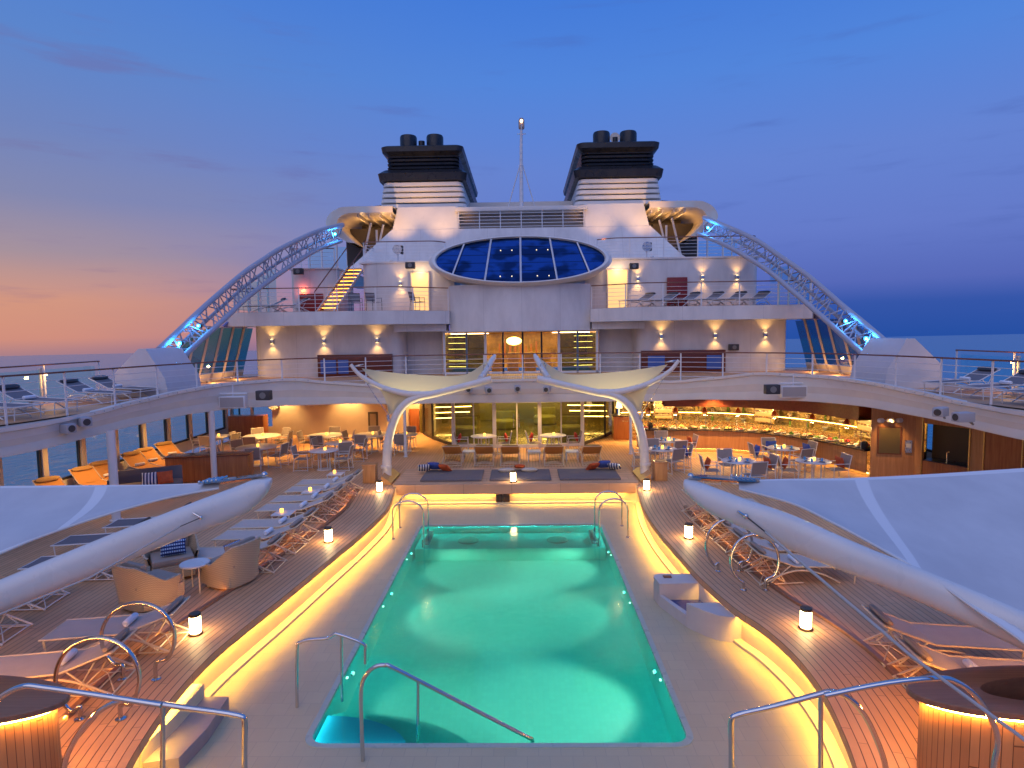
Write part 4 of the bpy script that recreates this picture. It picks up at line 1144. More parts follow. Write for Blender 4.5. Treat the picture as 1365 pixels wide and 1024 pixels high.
m = MB(); m.bb(-5.2, 4.7, 31.0, 38, 2.44, 2.49); m.build('interior_ceiling', mat('salon_ceiling', (.35, .32, .15), .3), o, True)
for k in range(7):
    y = 28.5+k*1.3; x0 = -3.0+k*.1
    m = MB(); m.box((-1.9-(k % 2)*.3, y, 2.40), (2.3, .05, .03), -.2+.08*k); m.box((2.0+(k % 2)*.3, y, 2.40), (2.3, .05, .03), .2-.08*k); m.build('ceiling_strip', LEDW, o, True)
for k in range(6):
    m = MB(); m.box((-4.0+.1*(k % 3), 33.2, .5+.3*k), (2.0, .04, .03), .15); m.box((3.6-.1*(k % 3), 33.2, .5+.3*k), (2.0, .04, .03), -.15); m.box((-1.5+.6*k, 37.7-.3*k, .5+.3*k), (2.2, .04, .03)); m.build('shelf_or_streak_light', LEDY, o, True)  # glowing bars stand in for light streaks mirrored in the glass
lamp('AREA', 'salon_light', (-.2, 32.5, 2.35), 130, (1, .8, .25), o, 5, (-.2, 32.5, 0))
g_in = 'furniture inside the glass bay'
for k, (x, y) in enumerate(((-2.9, 30.2), (2.4, 30.2), (-1.0, 32.5), (1.2, 34))):
    m = MB(); m.lathe([(.55, 0), (.62, .05), (.62, .38), (.55, .45), (.001, .47)], seg=22, cap=False); m.bb(-.6, .6, .35, .5, .4, .85, .05)
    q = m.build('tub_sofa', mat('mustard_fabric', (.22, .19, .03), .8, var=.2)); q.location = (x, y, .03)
    tag(q, 'mustard round sofa seen through the glass bay, %s' % ['left front', 'right front', 'behind the doors', 'farthest back'][k], 'sofa', g_in)
m = MB(); m.bb(-2.5, 2.2, 35.6, 36.3, 0, 1.0, .02)
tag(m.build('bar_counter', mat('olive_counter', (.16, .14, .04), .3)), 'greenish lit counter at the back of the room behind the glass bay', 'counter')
for k in range(6):
    m = MB(); m.lathe([(.02, 1.0), (.06, .98), (.10, .78), (.001, .78)], seg=12, cap=False); q = m.build('pendant_lamp', LEDY); q.location = (-2.2+.85*k, 35.2, .9)
    tag(q, 'small glowing pendant lamp over the counter behind the glass bay, number %d from the left' % (k+1), 'pendant lamp', 'pendants over the inner counter')
# ---------------------------------------------------------------- superstructure
S = thing('ship_superstructure', 'white terraced ship superstructure rising behind the pool deck', 'ship superstructure', (0, 31, ZU))
def arcwall(x0, x1, y, z0, z1, r0=0, r1=0, depth=1.5, m_=HULL, nm='wall'):
    """wall facing the camera with rounded vertical corners"""
    p = [(x0, y+depth)]
    if r0: p += [(x0+r0*(1-math.cos(a)), y+r0*(1-math.sin(a))) for a in [R(v) for v in (0, 22, 45, 68, 90)]]
    else: p += [(x0, y)]
    if r1: p += [(x1-r1*(1-math.cos(a)), y+r1*(1-math.sin(a))) for a in [R(v) for v in (90, 68, 45, 22, 0)]]
    else: p += [(x1, y)]
    p += [(x1, y+depth)]
    m = MB().prism(p, z0, z1); return m.build(nm, m_, S, True, 40)
# upper deck level: sconce walls and recess
arcwall(-13.15, -5.85, 30, ZU+.001, 5.52, .6, .5, 2.2)
arcwall(5.55, 12.85, 30, ZU+.001, 5.52, .5, .6, 2.2)
arcwall(-5.86, -3.95, 31.4, ZU+.001, 5.5, depth=.8)
arcwall(3.75, 5.56, 31.4, ZU+.001, 5.5, depth=.8)
# balcony slab of the next level
bal = [(-13.7, 28.5), (-5.9, 28.5), (-3.5, 29.9), (-3.5, 31.3), (3.3, 31.3), (3.3, 29.9), (5.55, 28.5), (13.2, 28.5), (13.6, 29.2), (13.6, 34), (-14.1, 34), (-14.1, 29.2)]
m = MB().prism(bal, 5.51, 6.14); m.build('balcony_slab', HULL, S, True)
m = MB().prism(bal, None, 6.145); m.build('balcony_floor', TEAK, S, True)
# soffit step near the tower
for s_ in (-1, 1):
    m = MB().prism([(s_*5.9-.15, 28.7+.6), (s_*3.55-.15, 30.2), (s_*3.55-.15, 31.4), (s_*5.9-.15, 31.4)], 5.16, 5.5); m.build('soffit_step', HULL, S, True)
# central tower below the oval skylight
n = 16; tw = []
for k in range(n+1):
    u = k/n*2-1; tw.append((-.1+u*3.42, 30.35-.85*(1-u*u)))
m = MB().prism(tw+[(3.32, 33), (-3.52, 33)], 5.12, 7.36); m.build('tower_wall', HULL, S, True, 40)
# second level walls
def rwall(x0, x1, y, z0, z1, r0, r1): arcwall(x0, x1, y, z0, z1, r0, r1, 3)
rwall(-8.15, -3.4, 31.6, 6.146, 8.7, .6, 0)
rwall(3.2, 11.9, 31.6, 6.146, 8.62, 0, .3)
rwall(-12.0, -9.55, 32.3, 6.146, 8.45, .2, .2)
m = MB().prism([(-8.2, 31.55), (12.0, 31.55), (12.0, 46), (-8.2, 46)], 8.63, 8.72); m.build('roof_deck', HULL, S, True)
m = MB().prism([(-12.1, 32.2), (-9.5, 32.2), (-9.5, 46), (-12.1, 46)], 8.46, 8.53); m.build('roof_deck', HULL, S, True)
# lit doorways
for (x0, x1, nm) in ((-5.55, -4.72, 'l'), (4.35, 5.3, 'r')):
    m = MB().bb(x0, x1, 31.56, 31.6, 6.15, 8.1); d_ = m.build('doorway', mat('lit_doorway', (.7, .5, .25), .5, emit=(1, .6, .2), es=.9), S, True)
    m = MB()
    for a, b, c, d in ((x0-.07, x0, 6.15, 8.17), (x1, x1+.07, 6.15, 8.17), (x0, x1, 8.1, 8.17)): m.bb(a, b, 31.5, 31.6, c, d, .01)
    m.build('door_frame', CREAM, S, True)
    l = lamp('POINT', 'door_light', ((x0+x1)/2, 31.2, 8.05), 22, WARM2, S, .06)
# big trapezoid base of the funnels
def loftbox(levels, m_, nm, y0, y1, parent, inset=0):
    m = MB(); rows = []
    for z, xa, xb, ya, yb in levels: rows.append([(xa, ya, z), (xb, ya, z), (xb, yb, z), (xa, yb, z), (xa, ya, z)])
    m.grid(rows); m.face([m.b.verts.new(p) for p in rows[0][:-1]]); m.face([m.b.verts.new(p) for p in rows[-1][:-1]])
    return m.build(nm, m_, parent, True)
loftbox([(8.6, -9.3, 9.1, 33.6, 48), (10.7, -7.15, 7.1, 34.4, 48), (10.76, -7.1, 7.05, 34.4, 48), ], HULL, 'funnel_base', 0, 0, S)
for xa, xb in ((-7.05, -3.45), (3.5, 7.0)):
    loftbox([(10.761, xa, xb, 34.45, 47), (12.05, xa+.25*(xa < 0), xb-.25*(xa > 0), 34.8, 47)], WHITE, 'funnel_plinth', 0, 0, S)
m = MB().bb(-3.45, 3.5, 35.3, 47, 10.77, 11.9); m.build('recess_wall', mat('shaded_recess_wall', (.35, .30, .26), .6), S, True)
m = MB().bb(-3.6, 3.65, 34.4, 35.5, 11.7, 11.92, .02); m.build('recess_beam', WHITE, S, True)
m = MB().bb(-3.4, 3.45, 38.5, 47, 11.92, 13.0); m.build('roof_house', WHITE, S, True)
m = MB()
for k in range(7): 
    x = -3.4+6.85*k/6; m.tube([(x, 34.5, 10.78), (x, 34.5, 11.7)], .028, 6)
m.build('grille_post', RAILW, S, True)
m = MB()
for k in range(5): m.tube([(-3.43, 34.5, 10.86+.18*k), (3.47, 34.5, 10.86+.18*k)], .018, 5)
m.build('grille_bar', RAILW, S, True)
# oval skylight
o = thing('oval_skylight', 'large tilted oval skylight of blue glass with a white rim below the funnels', 'skylight', (-.05, 29.4, 8.3))
cz0, cz1 = 7.32, 9.78; yb, yt = 29.2, 31.2; cx = -.05
def ell(a, s_=1., dn=0.):
    u = math.sin(a)*s_; z = (cz0+cz1)/2+(cz1-cz0)/2*u; y = (yb+yt)/2+(yt-yb)/2*u
    return Vector((cx+4.25*s_*math.cos(a), y+dn*.73, z-dn*.68*0))
N = 72; rows = []
for k in range(N+1):
    a = 2*PI*k/N
    rows.append([ell(a, .955), ell(a, .965)+V(0, -.1, .05), ell(a, 1.0)+V(0, -.1, .05), ell(a, 1.04)+V(0, .1, -.02), ell(a, 1.0)+V(0, 1.6, -.15)])
m = MB(); m.grid(rows); m.build('rim', WHITE, o, True, 50)
m = MB(); rows = [[ell(2*PI*k/N, s_)+V(0, .03, 0) for s_ in (.001, .3, .6, .957)] for k in range(N+1)]; m.grid(rows)
def skyfn(t, b, tc):
    s = t.new('ShaderNodeSeparateXYZ'); t.l.new(tc.outputs['Object'], s.inputs[0])
    fz = t.math('FRACT', t.math('DIVIDE', s.outputs[2], .42))
    e = t.maprange(t.math('MINIMUM', fz, t.math('SUBTRACT', 1., fz)), .02, .05, 1., 0.)
    bl = t.maprange(t.noise(t.mapping(tc.outputs['Object'], (1, 1, 2)), .8, 2), .45, .55, 1., .35)
    base_ = t.mix(e, (.025, .10, .34, 1), (.006, .02, .08, 1))
    sc2 = t.new('ShaderNodeVectorMath', operation='SCALE'); t.l.new(base_, sc2.inputs[0]); t.l.new(bl, sc2.inputs['Scale']); t.l.new(sc2.outputs[0], b.inputs['Base Color'])
SKYG = mat('blue_skylight_panels', rough=.07, metal=.75, fn=skyfn)
m.build('glass', SKYG, o, True, 60)
for x in (-3.0, -1.55, 0.02, 1.6, 3.05):
    u = math.sqrt(1-(x/4.25)**2)*.96; x2 = x*1.0
    a = Vector((cx+x*1.08, (yb+yt)/2-(yt-yb)/2*u, (cz0+cz1)/2-(cz1-cz0)/2*u)); b = Vector((cx+x*.92, (yb+yt)/2+(yt-yb)/2*u, (cz0+cz1)/2+(cz1-cz0)/2*u))
    m = MB(); m.tube([a+V(0, -.03, .03), b+V(0, -.03, .03)], .045, 4); m.build('mullion', RAILW, o, True, 0)
for k, (x, z) in enumerate(((-1.0, 7.7), (-.45, 7.7), (.75, 7.7), (1.3, 7.7), (-1.0, 9.05), (-.45, 9.05), (.75, 9.05), (1.3, 9.05))):
    y = yb+(z-cz0)/(cz1-cz0)*(yt-yb)-.02
    m = MB(); m.sphere((x, y, z), .028, u=8, v=6); m.build('lamp_point', mat('tiny_lamp', (1, 1, 1), emit=(1, .75, .35), es=1.5), o, True)
# upper window wall, centre
o = thing('saloon_window_wall', 'glazed saloon front in the middle of the upper deck with a warm lit interior', 'glazed front', (-.1, 30.6, ZU))
Yf = 30.6; zt = 5.08
fr = [-3.86, -2.75, -1.82, -.95, 0.02, .95, 1.8, 2.72, 3.68]
for i, (a, b) in enumerate(zip(fr, fr[1:])):
    g_ = GLASSS if i in (0, 1, 6, 7) else GLASS
    m = MB().bb(a+.05, b-.05, Yf, Yf+.012, ZU+.1, zt-.08); m.build('window_pane', g_, o, True)
for i, a in enumerate(fr):
    wht = i in (0, 2, 6, 8)
    m = MB().bb(a-(.06 if wht else .045), a+(.06 if wht else .045), Yf-.05, Yf+.06, ZU+.01, zt); m.build('mullion', RAILW if wht else mat('blue_grey_frame', (.10, .16, .25), .4) if i in (1, 7) else BLACK, o, True)
m = MB().bb(-3.95, 3.77, Yf-.08, Yf+.1, zt, zt+.1); m.build('head_frame', RAILW, o, True)
m = MB().bb(-3.95, 3.77, Yf-.05, Yf+.08, ZU+.005, ZU+.1); m.build('sill_frame', RAILW, o, True)
m = MB(); m.bb(-3.9, 3.7, 36, 36.1, ZU, 5.1); m.bb(-3.98, -3.9, 30.8, 36, ZU, 5.1); m.bb(3.72, 3.8, 30.8, 36, ZU, 5.1); m.build('interior_wall', mat('amber_saloon_wall', (.48, .28, .08), .4, var=.5, vscale=1.3), o, True)
m = MB().bb(-3.9, 3.7, 30.8, 36, 5.09, 5.11); m.build('interior_ceiling', mat('saloon_ceiling', (.3, .2, .1), .4), o, True)
for k in range(6):
    for s_ in (-1, 1):
        m = MB(); m.box((-.1+s_*2.65, 31.3+.75*k, 5.05-.02), (1.7, .05, .03)); m.build('ceiling_strip', LEDW, o, True)
        m = MB(); m.box((-.1+s_*3.2, 31.6+.0*k, 3.35+.3*k), (1.0, .05, .02), s_*.3); m.build('shelf_or_streak_light', LEDW, o, True)  # slanted glowing bars imitate reflections in the side panes
m = MB()
for k in range(9): m.box((-.1-1.2+.3*k, 35.4, 4.0+.15*math.sin(k)), (.1, .1, .9))
m.build('screen_slats', WOODR, o, True)
m = MB(); m.sphere((-.45, 33.6, 4.6), .32, (1.3, 1.3, .7), 16, 10); m.build('chandelier', mat('chandelier_glow', (1, .7, .3), emit=(1, .6, .18), es=7), o, True)
lamp('AREA', 'saloon_light', (-.1, 33.5, 5.0), 150, (1, .62, .2), o, 3, (-.1, 33.5, 3))
for k, x in enumerate((-1.3, -.5, .4, 1.2)):
    m = MB(); m.bb(-.3, .3, -.3, .3, 0, .45, .05); m.bb(-.3, .3, .2, .32, .4, .95, .04)
    q = m.build('lounge_chair', mat('amber_fabric', (.45, .25, .07), .8, var=.2)); q.location = (x, 32.2+.3*(k % 2), ZU+.03)
    tag(q, 'amber lounge chair behind the upper saloon glass, %s' % ['leftmost', 'left of the middle', 'right of the middle', 'rightmost'][k], 'armchair', 'lounge chairs in the upper saloon')
# ---------------------------------------------------------------- sconces
def make_sconce():
    o = thing('wall_sconce', 'x', 'wall lamp', group='up and down lights on the white walls')
    m = MB(); m.box((0, -.05, 0), (.16, .1, .2), 0, .012); m.build('body', STEEL, o)
    m = MB(); m.box((0, -.07, .101), (.11, .05, .004)); m.build('lens', LEDW, o)
    m = MB(); m.box((0, -.07, -.101), (.11, .05, .004)); m.build('lens', LEDW, o)
    for s_ in (1, -1):
        l = lamp('SPOT', 'bulb', (0, -.22, s_*.12), 20 if s_ > 0 else 26, WARM, None, .025, (0, .25, s_*2), 100, 1); l.parent = o
    return o
SCN = make_sconce()
for px, py, nm in ((363, 455, 'leftmost of the three left'), (432, 455, 'middle of the three left'), (503, 455, 'rightmost of the three left'), (881, 448, 'leftmost of the three right'), (953, 447, 'middle of the three right'), (1020, 446, 'rightmost of the three right')):
    p = D(px, py, 29.99); p.z = 4.77
    dup(SCN, p, 0, 'up and down wall light, %s of the upper deck glazed front' % nm)
for px, py, nm in ((534, 378, 'beside the left lit doorway on the balcony'), (850, 372, 'beside the right lit doorway on the balcony'), (936, 370, 'left of the right balcony pair'), (982, 370, 'rightmost on the right balcony')):
    p = D(px, py, 31.59); dup(SCN, p, 0, 'small wall light '+nm)
# red things on the balconies
p = D(404, 388, 32.28)
o = thing('red_beacon', 'small red glowing lamp on the left balcony wall', 'lamp', p)
m = MB(); m.lathe([(.05, -.06), (.07, 0), (.0, .06)], seg=12, cap=False); m.build('bulb_cover', mat('red_glow', (1, .1, .05), emit=(1, .12, .03), es=18), o)
lamp('POINT', 'bulb', p+V(0, -.15, 0), 12, (1, .15, .05), o, .04)
for (x0, x1, y, z0, z1, lab) in ((-11.5, -10.3, 32.1, 6.15, 7.2, 'dark red locker under the red lamp on the left balcony'), (7.3, 8.3, 31.4, 6.15, 7.7, 'dark red locker between wall lights on the right balcony')):
    m = MB().bb(x0, x1, y, y+.15, z0, z1, .02); m.bb(x0+.1, x1-.1, y-.02, y, z0+.1, z1-.1, .01); tag(m.build('fire_locker', mat('dark_red_paint', (.22, .02, .02), .4)), lab, 'locker')
# red-brown panels under the sconces behind the rail, with blue screens
for (x0, x1, lab) in ((-9.9, -6.3, 'left'), (5.7, 9.7, 'right')):
    oo = thing('display_counter', 'red-brown panelled counter with blue lit panels against the %s wall of the upper deck' % lab, 'counter', ((x0+x1)/2, 29.7, ZU))
    m = MB().bb(x0, x1, 29.72, 29.98, ZU, 4.1, .01); m.build('counter_body', mat('oxblood_panel', (.14, .03, .015), .35), oo, True)
    for xx in ((x0+.3, x0+1.1) if lab == 'right' else (x0+.15, x0+.9), (x1-.9, x1-.2) if lab == 'right' else (x0+1.0, x0+1.5)):
        m = MB().bb(xx[0], xx[1], 29.69, 29.72, ZU+.15, 3.85, .01)
        for q_ in range(3): pass
        m.build('blue_panel', mat('blue_panel', (.04, .08, .3), .3, emit=(.1, .2, .7), es=.08, var=.0), oo, True)
# balcony railings
railing('deck_railing', 'railing of the left balcony below the funnels', rounded([(-13.5, 30.8, 0), (-13.5, 28.62, 0), (-5.95, 28.62, 0), (-3.55, 30.0, 0)], .2), 6.145, 1.08, 1.75, 5, group=gr)
railing('deck_railing', 'railing of the right balcony below the funnels', rounded([(3.35, 30.0, 0), (5.6, 28.62, 0), (13.05, 28.62, 0), (13.05, 30.8, 0)], .2), 6.145, 1.08, 1.75, 5, group=gr)
railing('deck_railing', 'short railing on the roof left of the oval skylight', rounded([(-8.05, 34, 0), (-8.05, 31.7, 0), (-4.4, 31.7, 0), (-3.9, 32.2, 0)], .3), 8.72, 1.0, 1.9, 5, group=gr)
railing('deck_railing', 'long railing on the roof right of the oval skylight', rounded([(3.9, 32.2, 0), (4.6, 31.7, 0), (11.8, 31.7, 0), (11.8, 34, 0)], .3), 8.72, 1.0, 1.75, 5, group=gr)
railing('deck_railing', 'railing at the top of the stairs on the far left roof', rounded([(-12.0, 34, 0), (-12.0, 32.4, 0), (-9.7, 32.4, 0)], .2), 8.53, 1.0, 1.2, 4, group=gr)
# roof floodlights, speakers
gsp = 'loudspeakers on the ship superstructure'
def speaker(p, s_, label, rz=0, m_=DGREY):
    o = thing('loudspeaker', label, 'loudspeaker', p, rz, gsp)
    m = MB().box((0, 0, 0), (s_*1.5, s_*.8, s_), 0, s_*.1); m.build('cabinet', m_, o)
    m = MB(); m.tube([(0, -s_*.42, 0), (0, -s_*.38, 0)], s_*.33, 16); m.build('cone', mat('speaker_cone', (.2, .2, .2), .6), o)
    m = MB(); m.tube([(-s_*.3, s_*.3, -s_*.3), (0, s_*.9, 0)], s_*.08, 6); m.build('bracket', STEEL, o)
speaker(D(398, 362, 31.9), .32, 'dark loudspeaker at the top of the left balcony wall')
speaker(D(547, 354, 31.2), .32, 'dark loudspeaker left of the oval skylight')
speaker(D(845, 355, 31.2), .30, 'dark loudspeaker right of the oval skylight')
speaker(D(978, 463, 29.8), .30, 'dark loudspeaker below the wall lights on the right')
p = D(352, 527, 21.5); speaker(p, .34, 'dark loudspeaker under the left arch of the fascia'); p = D(1029, 519, 22.0); speaker(p, .34, 'dark loudspeaker under the right arch of the fascia')
def floodlight(p, label):
    o = thing('floodlight', label, 'floodlight', p, 0, 'floodlights on the roof rails')
    m = MB(); m.tube([(0, 0, -.9), (0, 0, -.1)], .035, 8); m.build('stand', RAILW, o)
    m = MB(); m.tube([(0, -.12, .0), (0, .16, .0)], [.24, .2], 18); m.build('housing', STEEL, o)
    m = MB().box((.2, .1, 0), (.12, .3, .42), 0, .03); m.build('ballast_box', DGREY, o)
floodlight(D(530, 333, 31.9), 'round grey floodlight on the roof left of the skylight'); floodlight(D(862, 329, 31.9), 'round grey floodlight on the roof right of the skylight')
# white louvre panels (awning heaters) hanging below the arch
for px, py, Y, nm in ((311, 536, 21.4, 'left'), (1057, 522, 22.2, 'right')):
    p = D(px, py, Y)
    o = thing('hanging_panel', 'white framed louvred box hanging from the %s arch of the fascia' % nm, 'hanging panel', p)
    m = MB().box((0, 0, 0), (.92, .25, .42), 0, .02); m.build('box_frame', RAILW, o)
    m = MB().box((0, -.13, 0), (.82, .02, .34)); m.build('louvre', mat('louvre_grey', (.38, .36, .36), .5, bump=.8, bscale=60), o)
    m = MB(); m.tube([(-.5, 0, .3), (.5, 0, .3)], .03, 6); m.tube([(0, 0, .2), (0, 0, .62)], .02, 6); m.build('hanger', RAILW, o)
# cameras on the fascia
def camera_box(p, rz, label, g='security cameras and speakers on the fascia'):
    o = thing('security_camera', label, 'security camera', p, rz, g)
    m = MB().box((0, 0, 0), (.26, .46, .24), 0, .03); m.build('housing', mat('grey_housing', (.42, .42, .45), .4), o)
    m = MB(); m.tube([(0, -.235, 0), (0, -.22, 0)], .09, 16); m.build('lens', DGREY, o)
    m = MB(); m.tube([(0, .1, -.05), (0.0, .3, -.2)], .03, 6); m.build('bracket', STEEL, o)
camera_box(D(112, 562, 16.2), .9, 'larger grey camera box on the left side fascia'); camera_box(D(88, 571, 15.7), 1.2, 'smaller camera beside the larger box on the left side fascia')
camera_box(D(1254, 549, 16.4), -.9, 'larger grey camera box on the right side fascia'); camera_box(D(1284, 556, 15.7), -1.4, 'smaller camera beside the larger box on the right side fascia')
camera_box(D(625, 519, 25.2), 0, 'dark camera on the centre fascia near the left sail'); camera_box(D(651, 520, 25.2), .2, 'round camera on the centre fascia, right of the dark one'); camera_box(D(690, 518, 25.2), 0, 'box camera at the middle of the centre fascia'); camera_box(D(729, 519, 25.2), -.2, 'round camera on the centre fascia near the right sail')
# ---------------------------------------------------------------- funnels
def funnel(s_, label):
    cx = s_*5.45
    o = thing('funnel', label, 'funnel', (cx, 36, 12), 0, 'twin funnels')
    w0 = 2.28
    def ring(z, w, y0, y1, r=.35):
        p = []
        for cx_, cy_, a0 in ((w-r, y1-r, 0), (-w+r, y1-r, 90), (-w+r, y0+r, 180), (w-r, y0+r, 270)):
            for k in range(5):
                a = R(a0+90*k/4); p.append(Vector((cx+cx_+r*math.cos(a), cy_+r*math.sin(a), z)))
        return p+[p[0]]
    def body(levels, m_, nm):
        m = MB(); rows = [ring(*l) for l in levels]; m.grid(rows)
        m.face([m.b.verts.new(p) for p in rows[0][:-1]]); m.face([m.b.verts.new(p) for p in rows[-1][:-1]])
        return m.build(nm, m_, o, True, 30)
    body([(12.0, 1.75, 35.7, 46.5), (13.6, 1.65, 35.7, 46.5)], mat('louvre_core', (.55, .45, .30), .6), 'louvre_core')
    for k in range(5):
        z = 12.06+.295*k; w = 2.45-.05*k
        body([(z, w-.10, 35.25, 46.9), (z+.03, w, 35.1, 47), (z+.22, w-.04, 35.12, 47), (z+.25, w-.12, 35.3, 46.9)], WHITE, 'louvre_blade')
    body([(13.5, 2.2, 35.2, 47), (13.56, 2.42, 35.0, 47.2), (13.95, 2.5, 34.95, 47.2), (14.2, 2.25, 35.3, 47)], BLACK, 'lower_collar')
    body([(14.19, 1.8, 35.6, 46.8), (15.1, 1.8, 35.6, 46.8)], DGREY, 'inner_core')
    for k in range(4):
        z = 14.27+.21*k
        body([(z, 2.0, 35.4, 46.9), (z+.1, 2.04, 35.38, 46.9)], BLACK, 'black_louvre')
    body([(14.95, 1.95, 35.4, 46.9), (15.15, 2.25, 35.1, 47.1), (15.42, 2.3, 35.1, 47.1), (15.48, 2.2, 35.2, 47)], BLACK, 'top_collar')
    for x in (-.75, .75):
        m = MB(); m.lathe([(.48, 15.4), (.48, 16.1), (.44, 16.2), (.36, 16.22), (.34, 16.1), (.34, 15.7)], (cx+x-.1, 35.95, 0), 20); m.build('exhaust_pipe', BLACK, o, True)
    m = MB(); m.lathe([(.18, 15.4), (.18, 15.9)], (cx-.1, 35.9, 0), 14); m.build('exhaust_pipe', BLACK, o, True)
    return o
funnel(-1, 'left black topped funnel with white louvred base')
funnel(1, 'right black topped funnel with white louvred base and a horn beside its pipes')
p = D(819, 185, 36)
o = thing('ship_horn', 'pale round horn between the pipes of the right funnel', 'horn', p)
m = MB(); m.tube([(0, .5, 0), (0, .1, 0), (0, -.2, 0)], [.08, .13, .28], 18); m.build('bell', CREAM, o)
# warm uplights at the louvres
for s_, nm in ((-1, 'left'), (1, 'right')):
    for dx in (-1.2, 1.2):
        q = Vector((s_*5.45+dx, 34.0, 11.2))
        oo = thing('deck_uplight', 'small uplight on the funnel plinth, %s funnel, %s one' % (nm, 'left' if dx < 0 else 'right'), 'uplight', Vector((q.x, 32.0, 8.73)), 0, 'uplights below the funnels')
        m = MB().box((0, 0, .05), (.16, .12, .1), 0, .01); m.build('housing', STEEL, oo)
        lamp('SPOT', 'bulb', (q.x, 31.9, 9.6), 560, WARM, oo, .1, (q.x, 35.2, 12.6), 62, 1)
# ---------------------------------------------------------------- mast
o = thing('signal_mast', 'slim white tripod mast between the funnels with a warm lamp at its top', 'mast', (.05, 34.6, 11.9))
m = MB(); m.tube([(.05, 34.6, 11.9), (.07, 34.6, 15.0), (.1, 34.6, 16.1)], [.11, .085, .07], 12); m.build('pole', RAILW, o, True)
for dx in (-.75, .75):
    m = MB(); m.tube([(.05+dx, 34.6+.2, 11.9), (.07, 34.6, 14.4)], .03, 8); m.build('stay_leg', RAILW, o, True)
m = MB(); m.tube([(-.14, 34.6, 15.8), (.34, 34.6, 15.8)], .025, 6); m.tube([(.1, 34.45, 15.7), (.1, 34.45, 16.35)], .02, 6); m.build('cross_tree', RAILW, o, True)
m = MB(); m.lathe([(.12, 16.05), (.16, 16.1), (.16, 16.5), (.1, 16.62), (.0, 16.66)], (.1, 34.6, 0), 14, cap=False); m.build('lamp_housing', mat('mast_housing', (.35, .28, .25), .5), o, True)
m = MB(); m.sphere((.1, 34.4, 16.42), .075, u=10, v=8); m.build('mast_lamp', mat('mast_glow', (1, .7, .4), emit=(1, .6, .3), es=10), o, True)
m = MB()
for k in range(9): m.tube([(-.05, 34.5, 12.2+.32*k), (.15, 34.5, 12.2+.32*k)], .012, 5)
m.build('mast_rung', RAILW, o, True)
# ---------------------------------------------------------------- curved wing canopies
for s_, nm in ((-1, 'left'), (1, 'right')):
    o = thing('wing_canopy', 'hooked cream wing canopy with lit underside reaching out from the %s funnel base' % nm, 'canopy', (s_*9, 35, 11.5))
    prof = [(6.9, 11.95), (9.3, 11.95), (9.9, 11.85), (10.35, 11.55), (10.55, 11.1), (10.3, 10.7), (9.4, 10.05)]
    inner = [(9.0, 10.0), (9.75, 10.75), (9.95, 11.1), (9.8, 11.4), (9.4, 11.58), (8.9, 11.62), (6.9, 11.62)]
    poly = [Vector((s_*x, 33.9, z)) for x, z in [tuple(p.to_tuple()[:2]) for p in cat([(a, b, 0) for a, b in prof], 4)]+[tuple(p.to_tuple()[:2]) for p in cat([(a, b, 0) for a, b in inner], 4)]]
    m = MB(); n = len(poly)//2; A = poly[:n]; B = poly[n:][::-1]
    rows = [[A[i]+V(0, 0, 0), A[i]+V(0, 6, 0)] for i in range(n)]+[[b+V(0, 6, 0), b] for b in []]
    m.grid(rows); m.grid([[B[i]+V(0, .45, 0), B[i]+V(0, 6, 0)] for i in range(len(B))]); m.grid([[A[min(i, n-1)], B[min(i, len(B)-1)], B[min(i, len(B)-1)]+V(0, .45, 0)] for i in range(n)])
    m.build('shell', CREAM, o, True, 40)
    m = MB()
    for k in range(4): m.bb(s_*(7.1+.6*k)-.03, s_*(7.1+.6*k)+.03, 34.3, 39.5, 11.45, 11.61)
    m.build('rib', CREAM, o, True)
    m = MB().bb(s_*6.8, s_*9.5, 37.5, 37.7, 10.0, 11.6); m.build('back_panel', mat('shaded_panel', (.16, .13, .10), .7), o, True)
    for k in range(2):
        lamp('POINT', 'canopy_bulb', (s_*(7.8+1.2*k), 35.6, 11.2), 13, WARM, o, .08)
    # dark arch behind
    m = MB(); rows = []
    for k in range(13):
        a = PI*k/12; rows.append([(s_*8.8+1.5*math.cos(a), 39.5, 11.9+1.25*math.sin(a)), (s_*8.8+1.5*math.cos(a), 44, 11.9+1.25*math.sin(a)), ])
    m.grid(rows); m.grid([[(s_*8.8+1.5*math.cos(PI*k/12), 39.5, 11.9+1.25*math.sin(PI*k/12)), (s_*8.8+1.2*math.cos(PI*k/12), 39.5, 11.9+.95*math.sin(PI*k/12)), (s_*8.8+1.2*math.cos(PI*k/12), 44, 11.9+.95*math.sin(PI*k/12))] for k in range(13)])
    tag(m.build('vent_arch', mat('slate_cowl', (.12, .13, .18), .5)), 'rounded slate grey cowl behind the %s funnel base' % nm, 'vent cowl')
    # strut legs and dark bay under the canopy
    o = thing('canopy_support', 'dark recess with white slanted struts under the %s wing canopy' % nm, 'support frame', (s_*8.5, 35, 8.7))
    m = MB().bb(s_*7.6, s_*10.2, 36.5, 36.7, 8.73, 11.2); m.build('recess_panel', mat('recess_shade_tone', (.07, .06, .055), .7), o, True)  # near-black colour stands in for the shade under the canopy
    m = MB()
    for a, b in (((8.1, 8.73), (8.1, 10.9)), ((8.3, 8.9), (7.7, 11.2)), ((9.0, 8.9), (8.4, 11.3)), ((9.9, 8.7), (8.4, 9.5))): m.tube([(s_*a[0], 35.2, a[1]), (s_*b[0], 35.2, b[1])], .06, 8)
    m.build('strut', RAILW, o, True)
